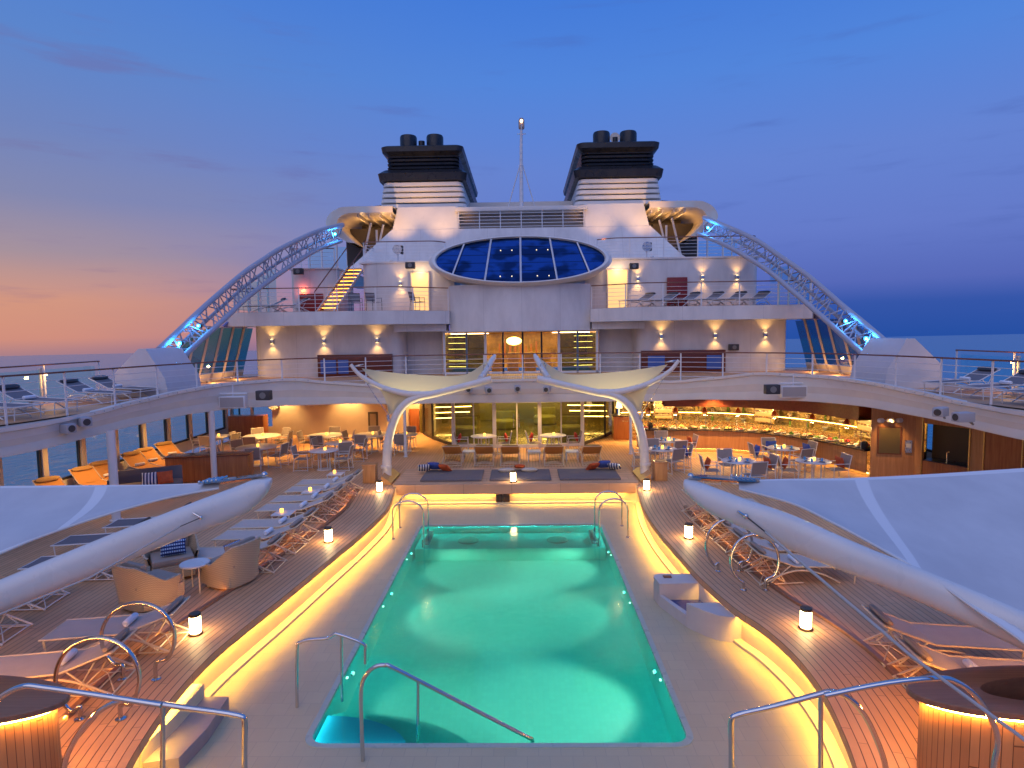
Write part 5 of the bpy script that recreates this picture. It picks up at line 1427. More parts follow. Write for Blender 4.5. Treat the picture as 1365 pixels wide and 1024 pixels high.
# ---------------------------------------------------------------- lattice arches
def truss(top, bot, label, sgn):
    T = cat([D(*p) for p in top], 5); B = cat([D(*p) for p in bot], 5)
    n = 28
    def resample(P, n):
        Ls = [0]
        for a, b in zip(P, P[1:]): Ls.append(Ls[-1]+(b-a).length)
        out = []
        for k in range(n+1):
            d = Ls[-1]*k/n
            for i in range(len(P)-1):
                if Ls[i] <= d <= Ls[i+1]+1e-6: out.append(P[i].lerp(P[i+1], (d-Ls[i])/max(1e-6, Ls[i+1]-Ls[i]))); break
        return out
    T = resample(T, n); B = resample(B, n); C2 = [b*.45+t*.55+Vector((sgn*.35, .8, .0)) for t, b in zip(T, B)]
    o = thing('lattice_arch', label, 'lattice arch', B[0], 0, 'white tubular arches beside the ship superstructure')
    TR = mat('truss_paint', (.40, .42, .50), .4)
    for P, r, nm in ((T, .12, 'top_chord'), (B, .11, 'lower_chord'), (C2, .08, 'rear_chord')):
        m = MB(); m.tube(P, r, 10); m.build(nm, TR, o, True, 60)
    for P, Q, nm, ph in ((T, B, 'front_lacing', 0), (T, C2, 'rear_lacing', 1), (B, C2, 'under_lacing', 0)):
        m = MB(); st = 2
        for k in range(ph, n, st):
            a, b, c = P[k], Q[min(k+1, n)], P[min(k+2, n)]
            m.tube([a, b], .028, 6); m.tube([b, c], .028, 6)
            if (k//st) % 2 == 0: m.tube([a, Q[k]], .03, 6)
        m.build(nm, TR, o, True)
    return T, B, C2
TL, BL, _ = truss([(212, 466, 22.5), (244, 436, 24), (277, 405, 25.4), (325, 364, 27.6), (350, 347, 28.6), (373.5, 332, 29.6), (422, 309, 31.6), (457, 300, 33.2)], [(238, 483, 22.5), (261, 460, 23.6), (302, 423, 25.9), (327, 399, 27.4), (350, 381, 28.4), (390, 353, 30.3), (423, 333, 31.8), (455, 321, 33.2)], 'white lattice arch rising on the left towards the funnels, lit blue at its ends', -1)
TRR, BR, _ = truss([(1182, 457, 22.5), (1149, 429, 24.0), (1122, 407, 25.2), (1081, 371, 27.2), (1043, 344, 28.8), (1000, 316, 31.0), (938, 290, 33.2)], [(1157, 479, 22.5), (1144, 466, 23.1), (1102, 428, 25.0), (1056, 388, 27.2), (1018, 357, 29.0), (967, 327, 31.4), (930, 312, 33.2)], 'white lattice arch rising on the right towards the funnels, lit blue at its ends', 1)
for P, Q, nm in ((TL, BL, 'left'), (TRR, BR, 'right')):
    for idx, e, pl_ in ((2, 42, 'foot'), (5, 26, 'lower part'), (27, 40, 'top')):
        c = (P[idx]+Q[idx])/2+Vector((0, -.1, 0))
        oo = thing('blue_spotlight', 'blue spotlight at the %s of the %s lattice arch' % (pl_, nm), 'spotlight', c, 0, 'blue spotlights in the lattice arches')
        m = MB(); m.tube([(0, .1, 0), (0, -.06, 0)], .09, 12); m.build('housing', DGREY, oo)
        m = MB(); m.tube([(0, -.07, 0), (0, -.065, 0)], .045, 12); m.build('lens', mat('blue_lens', (.2, .6, 1), emit=(.1, .5, 1), es=8), oo)
        lamp('POINT', 'bulb', c+V(0, -.15, 0), e, (.04, .35, 1), oo, .06)
    # foot housing: wedge shaped box
for s_, nm in ((-1, 'left'), (1, 'right')):
    o = thing('truss_foot_housing', 'pitched metal housing over the foot of the %s lattice arch' % nm, 'housing', (s_*13.6, 21.5, ZU))
    pts = [(s_*12.3, 19.9), (s_*14.7, 19.9)]
    m = MB()
    a = [(s_*11.95, 20.6, ZU), (s_*12.05, 20.6, 3.65), (s_*12.65, 20.6, 4.66), (s_*12.9, 20.6, 4.66), (s_*13.8, 20.6, 3.8), (s_*13.85, 20.6, ZU)]
    m.slab(a, (0, 1, 0), 2.2); m.build('housing_shell', mat('housing_paint', (.62, .62, .66), .4, var=.04), o, True)
# blue cable loop left out of nothing: slanted glass screens beside the terrace
for s_, nm in ((-1, 'left'), (1, 'right')):
    o = thing('slanted_screen', 'slanted dark teal glass screen wall beside the upper deck on the %s' % nm, 'glass screen', (s_*13.6, 27, ZU))
    def P_(y, z): return Vector((s_*(14.3-(z-ZU)*.28), y, z))
    for k in range(7):
        y0 = 23.6+1.1*k; zt0 = 3.95+.62*k; zt1 = zt0+.62; zt0 = min(zt0, 5.45); zt1 = min(zt1, 5.45)
        m = MB(); m.slab([P_(y0+.06, ZU+.35), P_(y0+1.04, ZU+.35), P_(y0+1.04, zt1), P_(y0+.06, zt0)], (s_, 0, 0), .012); m.build('pane', GLASSD, o, True)
        m = MB(); m.tube([P_(y0, ZU), P_(y0, zt0+.06)], .07, 4); m.build('mullion', mat('lit_mullion', (.45, .36, .32), .5), o, True, 0)
    m = MB(); m.slab([P_(23.5, ZU), P_(31.3, ZU), P_(31.3, ZU+.34), P_(23.5, ZU+.34)], (s_, 0, 0), .1); m.build('sill', CREAM, o, True)
    m = MB(); m.slab([P_(28.0, 5.46)+V(0, 0, 0), P_(30.6, 5.46), P_(30.6, 6.0), P_(29.0, 6.0)], (s_, 0, 0), .1); m.build('head_panel', mat('blue_paint', (.12, .16, .45), .4), o, True)
    for k in range(3):
        y = 24.6+2.2*k
        oo = thing('floor_light', 'warm floor light below the slanted glass on the %s, %s' % (nm, ['nearest', 'middle', 'farthest'][k]), 'deck light', (s_*13.75, y, ZU), 0, 'floor lights by the slanted glass')
        m = MB().box((0, 0, .05), (.1, .25, .08), 0, .01); m.build('housing', STEEL, oo)
        lamp('POINT', 'bulb', (s_*13.5, y, ZU+.25), 22, WARM, oo, .06)
    # glass behind balconies
    o = thing('balcony_screen', 'tall pale glass wind screen behind the %s balcony' % nm, 'glass screen', (s_*13.6, 32, 6.15))
    for k in range(4):
        y0 = 29.4+1.2*k
        m = MB().bb(s_*13.5-.01, s_*13.5+.01, y0+.05, y0+1.15, 6.3, 7.4+.42*k); m.build('pane', GLASST, o, True)
        m = MB().bb(s_*13.5-.04, s_*13.5+.04, y0-.04, y0+.04, 6.15, 7.2+.42*k); m.build('mullion', RAILW, o, True)
    for k in range(3):
        x0 = s_*(12.2+.45*k) if False else s_*(9.9+.9*k)
        m = MB().bb(x0, x0+s_*.82, 36.6, 36.62, 8.55, 10.2); m.build('pane', GLASST, o, True)
        m = MB().bb(x0-.04, x0+.04, 36.55, 36.65, 8.55, 10.3); m.build('mullion', RAILW, o, True)
# ---------------------------------------------------------------- stairs on the left balcony
o = thing('lit_staircase', 'steep white staircase with glowing orange risers on the left balcony', 'staircase', (-9.0, 31.3, 6.15))
a = V(-9.75, 30.6, 6.15); b = V(-8.75, 32.9, 8.6); n = 12
for k in range(n):
    c = a.lerp(b, (k+.5)/n)
    m = MB().box((c.x+.0, c.y, c.z), (.8, .26, .04)); m.build('tread', mat('stair_tread', (.5, .3, .15), .5), o, True)
    m = MB().box((c.x, c.y+.1, c.z-.05), (.74, .015, .03)); m.build('riser_light', mat('riser_glow', (1, .5, .1), emit=(1, .36, .04), es=6), o, True)
for dx in (-.44, .44):
    m = MB(); m.slab([a+V(dx, -.15, -.0), a+V(dx, .2, 0), b+V(dx, .2, 0), b+V(dx, -.1, .0)], (.04, 0, 0), 1); m.build('stringer', WHITE, o, True)
    m = MB(); m.tube([a+V(dx, -.1, 1.0), b+V(dx, 0, 1.0)], .028, 8); m.build('handrail', VARN, o, True)
    for k in range(4):
        c = a.lerp(b, k/3); m = MB(); m.tube([c+V(dx, 0, 0), c+V(dx, 0, 1.0)], .018, 6); m.build('post', RAILW, o, True)
for s_, g2, rr, nm in ((-1, 'grey furniture on the left balcony', (-12.4, -11.3, -8.0, -7.1, -5.0), 'left'), (1, 'grey furniture on the right balcony', (5.6, 6.7, 7.8, 8.9, 10.0, 11.1), 'right')):
    for k, x in enumerate(rr):
        if s_ < 0 and k in (2, 3, 4):
            dup(CHD, (x, 29.9, 6.146), 2.8+.4*k, 'dark balcony armchair behind the left railing, %s of three' % ['left', 'middle', 'right'][k-2], g2)
        else:
            lounger(LD, x, 30.0, 6.146, PI*.5-.9*(1), 'dark grey lounger behind the %s balcony railing, number %d from the left' % (nm, k+1), g2)
# ---------------------------------------------------------------- sails
def clothfn(seamA, seamB):
    def fn(t, b, tc):
        s = t.new('ShaderNodeSeparateXYZ'); t.l.new(tc.outputs['UV'], s.inputs[0])
        u, v = s.outputs[0], s.outputs[1]
        c = t.math('ADD', t.math('MULTIPLY', t.math('POWER', v, 1.6), seamB), seamA)
        d = t.math('ABSOLUTE', t.math('SUBTRACT', u, c))
        k = t.maprange(d, .016, .02, 1., 0.)
        e = t.math('MINIMUM', v, t.math('SUBTRACT', 1., v))
        k = t.math('MAXIMUM', k, t.maprange(e, .03, .035, 1., 0.))
        n = t.noise(tc.outputs['Object'], 1.2, 4, .6)
        base = t.mix(t.maprange(n, .3, .7), (.55, .54, .54, 1), (.64, .63, .62, 1))
        t.l.new(t.mix(k, base, (.78, .77, .75, 1)), b.inputs['Base Color'])
        bn = t.new('ShaderNodeBump'); bn.inputs['Strength'].default_value = .3; bn.inputs['Distance'].default_value = .02
        t.l.new(t.noise(tc.outputs['Object'], 4., 2), bn.inputs['Height']); t.l.new(bn.outputs[0], b.inputs['Normal'])
    return fn
CLOTH = mat('sail_cloth', rough=.75, fn=clothfn(.42, .12))
BOOM = mat('boom_paint', (.76, .71, .64), .32, var=.04, vscale=1.5, coat=.2)
def transfn(t, b, tc):
    out = [n for n in t.n if n.type == 'OUTPUT_MATERIAL'][0]
    tl_ = t.new('ShaderNodeBsdfTranslucent'); tl_.inputs[0].default_value = (.60, .55, .42, 1)
    mx = t.new('ShaderNodeMixShader'); mx.inputs[0].default_value = .3
    b.inputs['Base Color'].default_value = (.64, .56, .36, 1)  # yellow base puts the warm light from below into white cloth
    t.l.new(b.outputs[0], mx.inputs[1]); t.l.new(tl_.outputs[0], mx.inputs[2]); t.l.new(mx.outputs[0], out.inputs[0])
SHADE = mat('shade_sail_cloth', rough=.75, fn=transfn)
def coons(top, bot, n=24, sag=.0, dirn=(0, 0, -1)):
    """sheet between two edge curves"""
    A = top; B = bot; rows = []; uv = []
    for i in range(n+1):
        def at(P):
            f = i/n*(len(P)-1); k = min(int(f), len(P)-2); return P[k].lerp(P[k+1], f-k)
        a, b = at(A), at(B); r = []; w = []
        for j in range(11):
            v = j/10; p = a.lerp(b, v)+Vector(dirn)*sag*math.sin(PI*v)*math.sin(PI*i/n)**.7
            r.append(p); w.append((i/n, v))
        rows.append(r); uv.append(w)
    return rows, uv
def sail_near(s_, nm, boom, rad, top, bot, deckside):
    o = thing('sail_awning', 'large foreground sail awning on the %s, pale boom with blue-grey cloth beside it' % nm, 'sail awning', boom[0][0])
    TP, BP = cat(boom[0], 6), cat(boom[1], 6); n = len(TP); rows = []
    for i in range(n):
        a_, b_ = TP[i], BP[i]; c_ = (a_+b_)/2; hh = (a_-b_).length/2; f = i/(n-1)
        tg = (TP[min(i+1, n-1)]-TP[max(i-1, 0)]).normalized(); sd = tg.cross(V(0, 0, 1)).normalized()
        w_ = rad*min(1, .12+f*7)**.6; up = (a_-b_).normalized()
        rows.append([c_+up*hh*math.copysign(abs(math.cos(q))**.85, math.cos(q))+sd*w_*math.copysign(abs(math.sin(q))**.85, math.sin(q)) for q in [2*PI*k/28 for k in range(29)]])
    m = MB(); m.grid(rows); m.face([m.b.verts.new(v) for v in rows[0][:-1]])
    m.build('boom', BOOM, o, True, 70)
    boom = [TP[0], TP[6]]
    rows, uv = coons(cat(top, 6), cat(bot, 6), 30, .10)
    m = MB(); m.grid(rows, uv); m.build('cloth', CLOTH, o, True, 70)
    m = MB(); m.tube([p+V(0, 0, .0) for p in cat(bot, 6)], .016, 6); m.build('edge_rope', mat('rope_white', (.7, .68, .64), .6), o, True)
    # chrome tension plate at the tip
    a = boom[1]+V(0, .02, .02); c = top[0]
    m = MB(); m.tube([a, a.lerp(c, .5), c], .03, 8); m.build('tension_rod', CHROME, o, True)
    d = (c-a).normalized(); q = Vector((-d.y, d.x, 0))
    m = MB(); pl = [a+q*.05, a+d*.25+q*.10, c+q*.13, c+d*.30+q*.08, c+d*.34, c+d*.28-q*.09, c-q*.12, a+d*.22-q*.07, a-q*.05]
    m.slab([p+V(0, 0, .015) for p in pl], (0, 0, 1), .02); m.build('tension_plate', CHROME, o, True)
    m = MB()
    for k in range(5): 
        p = c+d*(-.05+.08*k); m.tube([p+q*.1+V(0, 0, .03), p-q*.1+V(0, 0, .06)], .012, 6); m.sphere(p+q*.09+V(0, 0, .05), .02, u=8, v=6)
    m.sphere(a+V(0, 0, .02), .045, u=10, v=8)
    m.build('shackle', CHROME, o, True)
    return o
bx_ = [8.02, 8.0, 7.95, 7.88, 7.6, 7.35, 7.0, 6.7]
sail_near(-1, 'left', ([D(x, y, Y) for (x, y), Y in zip([(362, 638), (352, 637.5), (334, 641), (312, 650), (245, 675), (139, 716), (0, 773), (-140, 830)], bx_)], [D(x, y, Y) for (x, y), Y in zip([(362.5, 642), (358, 655), (342, 673), (318, 688), (238, 719), (139, 761), (0, 818), (-140, 880)], bx_)]), .16,
    [D(292, 643, 8.3), D(209, 646, 8.9), D(100, 647, 9.3), D(0, 648, 9.7), D(-150, 650, 10.2)],
    [D(292, 651, 8.15), D(223, 664, 7.95), D(139, 687, 7.75), D(56, 715, 7.5), D(0, 738, 7.3), D(-150, 800, 6.9)], 0)
bx_ = [8.02, 7.98, 7.9, 7.8, 7.6, 7.3, 7.0, 6.75, 6.4, 6.1]
sail_near(1, 'right', ([D(x, y, Y) for (x, y), Y in zip([(913, 639), (921, 639.5), (940, 646), (960, 654), (993, 666), (1055, 687), (1138, 723), (1240, 764), (1365, 816), (1480, 870)], bx_)], [D(x, y, Y) for (x, y), Y in zip([(912.5, 643), (916, 655), (932, 672), (955, 686), (990, 702), (1060, 735), (1138, 766), (1240, 808), (1365, 866), (1480, 925)], bx_)]), .16,
    [D(985, 641, 8.3), D(1040, 638.5, 8.5), D(1138, 637, 9.0), D(1240, 632, 9.5), D(1365, 624, 10.0), D(1520, 614, 10.6)],
    [D(985, 652, 8.1), D(1055, 671, 7.8), D(1110, 697, 7.4), D(1166, 727, 7.1), D(1240, 770, 6.7), D(1300, 812, 6.4), D(1365, 857, 6.1), D(1500, 960, 5.7)], 0)
def stay(pts, lab, r=.017):
    o = thing('stay_cable', lab, 'cable', pts[0], 0, 'stays of the foreground sails')
    m = MB(); m.tube([pts[0], pts[1]], r*.5, 8); m.build('wire', DGREY, o, True)
    m = MB(); m.tube(pts[1:], r, 8); m.build('sleeve', mat('grey_sleeve', (.45, .44, .42), .4), o, True)
    m = MB(); m.sphere(pts[0], r*2, u=10, v=8); m.tube([pts[0]+V(-.1, 0, .06), pts[0]], r, 6); m.build('turnbuckle', CHROME, o, True)
stay([D(994, 688, 7.42), D(1020, 709, 7.3), D(1215, 875, 6.0), D(1360, 982, 5.2), D(1420, 1030, 4.9)], 'long grey stay running down from the right sail boom to the near right corner')
stay([D(268, 690, 7.5), D(240, 702, 7.4), D(120, 770, 6.95), D(0, 819, 6.75), D(-80, 850, 6.6)], 'thin stay along the underside of the left sail boom', .012)
# far curved masts with shade sails
def mast_sail(mir, nm):
    def T(px, py, Y):
        p = D(px, py, Y)
        if mir: p.x = -.58-p.x
        return p
    o = thing('curved_mast_sail', 'white curved mast on the %s carrying a yellow-lit V shaped shade sail beyond the pool' % nm, 'shade sail', (T(515.7, 640, 21).x, 21, 0))
    Y = 21.0
    col_ = cat([T(515.7, 643, Y), T(515.7, 618, Y), T(517, 593, Y), T(521, 574, Y), T(529, 553, Y), T(541, 538, Y), T(556, 530, Y), T(575, 526, Y), T(602, 519.5, Y), T(631, 512, Y), T(655, 505.5, Y)], 5)
    n = len(col_); m = MB(); m.tube(col_, [.165-.06*(i/(n-1)) if i < n*.7 else .12 for i in range(n)], 14); m.build('mast', BOOM, o, True, 70)
    arm = cat([T(467.5, 486, Y), T(478.6, 499, Y), T(497.6, 511, Y), T(516.7, 519, Y), T(545, 525.5, Y), T(572, 526, Y)], 5)
    m = MB(); n = len(arm); m.tube(arm, [.06+.06*(i/(n-1)) for i in range(n)], 12); m.build('outer_boom', BOOM, o, True, 70)
    m = MB(); m.lathe([(.175, .43), (.19, .44), (.19, .52), (.17, .53)], (col_[0].x, 21, 0), 18); m.lathe([(.24, 0.002), (.24, .03), (.2, .04)], (col_[0].x, 21, 0), 18); m.build('collar', WHITE, o, True)
    tip2 = T(659.5, 474, 23.2)
    m = MB(); m.tube(cat([T(640, 505, Y+.05), T(648, 494, 22), tip2], 4), [.10]*8+[.06], 10); m.build('inner_boom', BOOM, o, True, 70)
    # main cloth: lower edge follows the booms, upper edge rises behind
    low = [T(482, 491, Y+.05), T(497.6, 507, Y), T(516.7, 516, Y), T(545, 522, Y), T(575, 522.5, Y), T(602, 517, Y), T(630, 510, Y), T(640, 503, Y+.1)]
    up = [T(482, 491, Y+.05), T(505, 494.5, Y+.8), T(535, 498, Y+1.3), T(565, 500, Y+1.6), T(600, 501.5, Y+1.7), T(622, 499, Y+1.7), T(640, 488, Y+1.9), T(655, 476.5, 23.1)]
    rows, uv = coons(cat(up, 5), cat(low, 5), 28, .12)
    m = MB(); m.grid(rows, uv); m.build('cloth', SHADE, o, True, 70)
    # tongue running down to the mast
    e1 = [T(503, 514, Y-.02), T(512, 529, Y-.02), T(517, 545, Y-.02), T(517.5, 552, Y-.02)]
    e2 = [T(556, 527, Y-.02), T(541, 535, Y-.02), T(528, 548, Y-.02), T(520, 553, Y-.02)]
    rows, uv = coons(cat(e1, 5), cat(e2, 5), 14, .1, (0, 1, 0))
    m = MB(); m.grid(rows, uv); m.build('cloth_tongue', SHADE, o, True, 70)
    m = MB(); m.tube([T(484, 503, Y), T(503, 533, Y), T(518, 553, Y)], .012, 5); m.tube([T(517, 553, Y-.1), T(518, 562, Y-.15)], .05, 8); m.build('rigging', STEEL, o, True)
    m = MB(); c = T(478, 489, Y+.1); m.tube([c+V(.16*math.cos(2*PI*k/14), .12*math.sin(2*PI*k/14), .05+.03*math.cos(2*PI*k/14)) for k in range(14)], .02, 6, True)
    c = T(648, 492, 22.1); m.tube([c+V(.1*math.cos(2*PI*k/14), 0, .22*math.sin(2*PI*k/14)) for k in range(14)], .016, 6, True)
    m.build('tension_ring', STEEL, o, True)
    b = T(530, 643, 20.2)
    oo = thing('mast_uplight', 'small uplight at the foot of the %s curved mast' % nm, 'uplight', (b.x, 21.5, .002), 0, 'uplights of the curved masts')
    m = MB(); m.lathe([(.08, 0), (.08, .05), (.06, .06)], seg=14); m.build('housing', STEEL, oo)
    lamp('SPOT', 'bulb', (b.x, 21.5, .12), 900, (1, .80, .36), oo, .06, (T(560, 520, 21).x, 21.3, 3.3), 80, .8)
mast_sail(False, 'left'); mast_sail(True, 'right')
# small wooden props by the masts
for x, y, lab, r in ((-5.25, 20.75, 'square wooden post box at the end of the left lounger row', 0), (4.6, 20.7, 'square wooden post box beside the right curved mast', 0)):
    m = MB().box((0, 0, .31), (.42, .42, .60), 0, .012); m.box((0, 0, .63), (.46, .46, .04), 0, .01); q = m.build('wooden_post_box', WOODO); q.location = (x, y, .001); tag(q, lab, 'wooden box')
for x, s_, nm in ((-4.42, 1, 'left'), (3.86, -1, 'right')):
    m = MB(); m.slab([(0, 0, 0), (s_*.34, 0, 0), (s_*.34, 0, .05), (0, 0, .30)], (0, 1, 0), 1.5); q = m.build('wooden_wedge', WOODO); q.location = (x-s_*.02 if False else x-s_*.36, 20.3, .015); tag(q, 'low wooden wedge at the %s end of the far bench' % nm, 'wooden wedge')
# ---------------------------------------------------------------- box bar and sofa on the left
o = thing('box_bar', 'long low red-brown wooden box counter on the left behind the sail', 'counter', (-11.0, 21.4, 0))
m = MB(); m.box((-11.05, 21.35, .45), (2.7, .7, .86), .17, .015); m.build('body', WOODR, o, True)
m = MB(); m.box((-11.05, 21.35, .90), (2.78, .78, .04), .17, .01); m.build('counter_top', VARN, o, True)
o = thing('corner_sofa', 'dark grey wicker sofa with slanted backs on the left before the wooden box counter', 'sofa', (-12.0, 19.2, 0))
m = MB(); m.box((0, 0, .22), (2.0, .8, .4), 0, .05); m.build('seat_base', PADG, o)
m = MB(); m.box((0, .38, .55), (2.0, .12, .55), 0, .04, -.2); m.build('backrest', PADG, o)
m = MB(); m.box((-.98, 0, .45), (.1, .8, .5), 0, .03); m.build('armrest', PADG, o)
o.rotation_euler = (0, 0, .5)
pillow('pillow', STRIPE, 'striped pillow on the dark sofa at the left', (-11.75, 18.95, .62), .4, -.3, (.45, .15, .4), 'pillows on the dark sofa')
pillow('pillow', ORANGE, 'orange pillow on the dark sofa at the left', (-11.35, 19.1, .62), .7, -.3, (.45, .15, .4), 'pillows on the dark sofa')
for k, (x, y) in enumerate(((-9.6, 9.9), (-9.9, 11.2), (-9.4, 12.6), (-9.8, 14.0), (-9.5, 15.3))):
    lounger(LD, x, y, 0, .1, 'dark lounger glimpsed between the left sail cloth and its boom, %s of them' % ['nearest', 'second nearest', 'middle', 'second farthest', 'farthest'][k], 'dark loungers behind the left sail')
# ---------------------------------------------------------------- wicker armchairs
def armchair(x, y, rz, label, pad=True):
    o = thing('wicker_armchair', label, 'armchair', (x, y, 0), rz, 'wicker armchairs left of the pool'); o.scale = (1.18, 1.18, 1.1)
    # tub of woven wicker open to +y
    n = 20; rows = []; rin = []
    for k in range(n+1):
        a = R(-90-128)+R(256)*k/n+0
        ca, sa = math.cos(a), math.sin(a)
        f = (abs(ca)**3.2+abs(sa)**3.2)**(-1/3.2)
        back = max(0, -sa)
        h = .50+.32*min(1, back*1.3)**1.2
        ox, oy = .42*f*ca, .40*f*sa
        rows.append([(ox*.86, oy*.86, .05), (ox*.95, oy*.95, .3), (ox*1.06, oy*1.08, h), (ox*.98, oy*1.0, h+.01), (ox*.86, oy*.86, .34)])
    m = MB(); m.grid(rows); m.build('wicker_shell', WICKER, o, smooth=50)
    m = MB(); m.box((0, .04, .19), (.66, .68, .26), 0, .03); m.build('wicker_base', WICKER, o)
    m = MB(); m.box((0, .05, .38), (.66, .66, .13), 0, .05); m.build('seat_cushion', PADT, o)
    m = MB(); m.box((0, -.27, .62), (.60, .13, .42), 0, .05, -.2); m.build('back_cushion', PADT, o)
    return o
armchair(-7.45, 12.6, PI+.6, 'wicker armchair at the left facing the camera side with a blue pillow')
armchair(-7.1, 11.2, -.45, 'grey wicker armchair seen from behind, left of the round side table')
armchair(-6.0, 12.2, 1.2, 'wicker armchair glowing amber beside the plank border, right of the round side table')
pillow('pillow', DASHB, 'navy pillow with pale dashes on the left wicker armchair', (-7.32, 12.45, .66), .5, -.35, (.48, .16, .32), 'patterned pillows on the wicker armchairs')
pillow('pillow', DASHB, 'navy pillow with pale dashes on the amber wicker armchair', (-5.98, 12.3, .66), 1.2, -.35, (.44, .15, .3), 'patterned pillows on the wicker armchairs')
o = thing('round_side_table', 'small round white side table between the wicker armchairs', 'side table', (-6.55, 11.85, 0))
m = MB(); m.lathe([(.27, .52), (.28, .53), (.28, .55), (.27, .56)], seg=28); m.build('table_top', TABW, o)
for k in range(4):
    a = PI/4+PI/2*k; m = MB(); m.tube([(.22*math.cos(a), .22*math.sin(a), .53), (.22*math.cos(a), .22*math.sin(a), 0)], .014, 6); m.build('leg', FRAME, o)
# ---------------------------------------------------------------- buffet and open kitchen on the right
cpts = [(4.75, 25.7), (5.8, 25.55), (6.9, 25.45), (8.1, 25.25), (9.2, 24.7), (10.2, 23.7), (10.95, 22.5), (11.35, 21.3), (11.5, 20.7)]
CP = cat([(a, b, 0) for a, b in cpts], 6)
def off2(P, d): return offset(P, d)
o = thing('buffet_counter', 'long curved buffet counter with amber veneer front, dark top and a glowing plinth', 'counter', (9, 24.5, 0))
def wallstrip(P, z0, z1, m_, nm, par, th=.03):
    m = MB(); Q = off2(P, th); rows = []; uv = []; u = 0; pr = None
    for p, q in zip(P, Q):
        if pr is not None: u += (p-pr).length
        pr = p
        rows.append([(q.x, q.y, z0), (p.x, p.y, z0), (p.x, p.y, z1), (q.x, q.y, z1), (q.x, q.y, z0)]); uv.append([(u, 0)]*5)
    m.grid(rows, uv); return m.build(nm, m_, par, True, 30)
wallstrip(CP, .16, .90, WOODO, 'counter_front', o)
wallstrip(off2(CP, .22), 0.0, .158, mat('lit_plinth', (.6, .45, .25), .4), 'plinth', o)
Q = off2(CP, -.10); Q2 = off2(CP, .75)
m = MB(); m.grid([[(a.x, a.y, .905), (a.x, a.y, .95), (b.x, b.y, .95), (b.x, b.y, .905), (a.x, a.y, .905)] for a, b in zip(Q, Q2)]); m.build('counter_top', mat('dark_stone_top', (.06, .045, .04), .2), o, True, 20)
m = MB(); m.tube([(p.x, p.y, .15) for p in off2(CP, .10)], .012, 6); m.build('plinth_light', LEDY, o, True)
m = MB()
SP = off2(CP, -.02); P2 = [SP[i] for i in range(3, len(SP)-1, 6)]
for p in P2: m.tube([(p.x, p.y, .95), (p.x, p.y, 1.55)], .014, 6)
m.tube([(p.x, p.y, 1.55) for p in off2(CP, -.02)], .014, 6)
m.build('sneeze_guard_frame', CHROME, o, True)
m = MB(); m.grid([[(p.x, p.y, 1.2), (p.x, p.y, 1.53)] for p in off2(CP, .0)]); m.build('sneeze_guard_glass', GLASS, o, True)
# kitchen back
BK = cat([(4.6, 29.3, 0), (7.0, 29.2, 0), (9.4, 28.6, 0), (11.3, 27.2, 0), (12.8, 25.0, 0), (13.4, 22.6, 0), (13.4, 20.6, 0)], 6)
o = thing('open_kitchen', 'open galley kitchen behind the buffet with steel shelves, oven hoods and warm glowing lights', 'kitchen', (10, 27, 0))
wallstrip(BK, 0, 2.49, mat('kitchen_steel_wall', (.50, .38, .16), .25, .6, var=.3, vscale=1.5), 'back_wall', o)
def band(P, z0, z1, m_, nm, d0, d1):
    m = MB(); A, B = off2(P, d0), off2(P, d1)
    m.grid([[(a.x, a.y, z0), (a.x, a.y, z1), (b.x, b.y, z1), (b.x, b.y, z0), (a.x, a.y, z0)] for a, b in zip(A, B)]); return m.build(nm, m_, o, True, 20)
STW = mat('warm_steel', (.62, .52, .36), .25, .9, var=.2, vscale=4)
band(BK, .86, .9, STW, 'worktop', -.7, -.0); band(BK, 0, .86, STW, 'base_units', -.62, -.01)
for z in (1.25, 1.6, 1.95): band(BK, z, z+.03, STW, 'shelf', -.35, -.01)
for z in (1.24, 1.94):
    m = MB(); m.tube([(p.x, p.y, z-.01) for p in off2(BK, -.32)], .012, 6); m.build('shelf_or_streak_light', LEDY, o, True)
AP = off2(CP, .35)
m = MB(); A, B = off2(CP, -.35), off2(CP, .45)
m.grid([[(a.x, a.y, 1.95), (a.x, a.y, 2.49), (b.x, b.y, 2.49), (b.x, b.y, 1.95), (a.x, a.y, 1.95)] for a, b in zip(A, B)][6:]); m.build('wooden_bulkhead', mat('dark_bulkhead', rough=.35, fn=woodfn((.14, .035, .015, 1), (.22, .06, .03, 1), False)), o, True, 20)
bkn = [BK[i] for i in range(2, len(BK)-2, 3)]
for k, p in enumerate(bkn):
    i = min(BK.index(p), len(BK)-2); tg = (BK[i+1]-BK[i]).normalized(); nr = Vector((tg.y, -tg.x, 0)); ang = math.atan2(tg.y, tg.x)
    if k % 4 == 1:
        c = p+nr*.45; m = MB(); m.box((c.x, c.y, 1.45), (.9, .55, 1.0), ang, .02); m.build('oven_stack', STW, o, True)
        m = MB()
        for z in (1.1, 1.35, 1.6, 1.82):
            c = p+nr*.74; m.box((c.x, c.y, z), (.76, .02, .17), ang, .005)
        m.build('oven_door', mat('oven_window', (.3, .2, .08), .2, emit=(1, .6, .15), es=.6), o, True)
    if k % 4 == 3:
        c = p+nr*.5; m = MB()
        q = [c-tg*.6-nr*.4+V(0, 0, 1.75), c+tg*.6-nr*.4+V(0, 0, 1.75), c+tg*.6-nr*.4+V(0, 0, 2.3), c-tg*.6-nr*.4+V(0, 0, 2.3)]
        m.box((c.x, c.y, 2.1), (1.2, .8, .12), ang, .01); m.box((c.x-nr.x*.15, c.y-nr.y*.15, 2.3), (.9, .4, .3), ang, .01); m.build('extractor_hood', STW, o, True)
gk = 'pots, jars and dishes on the kitchen shelves'
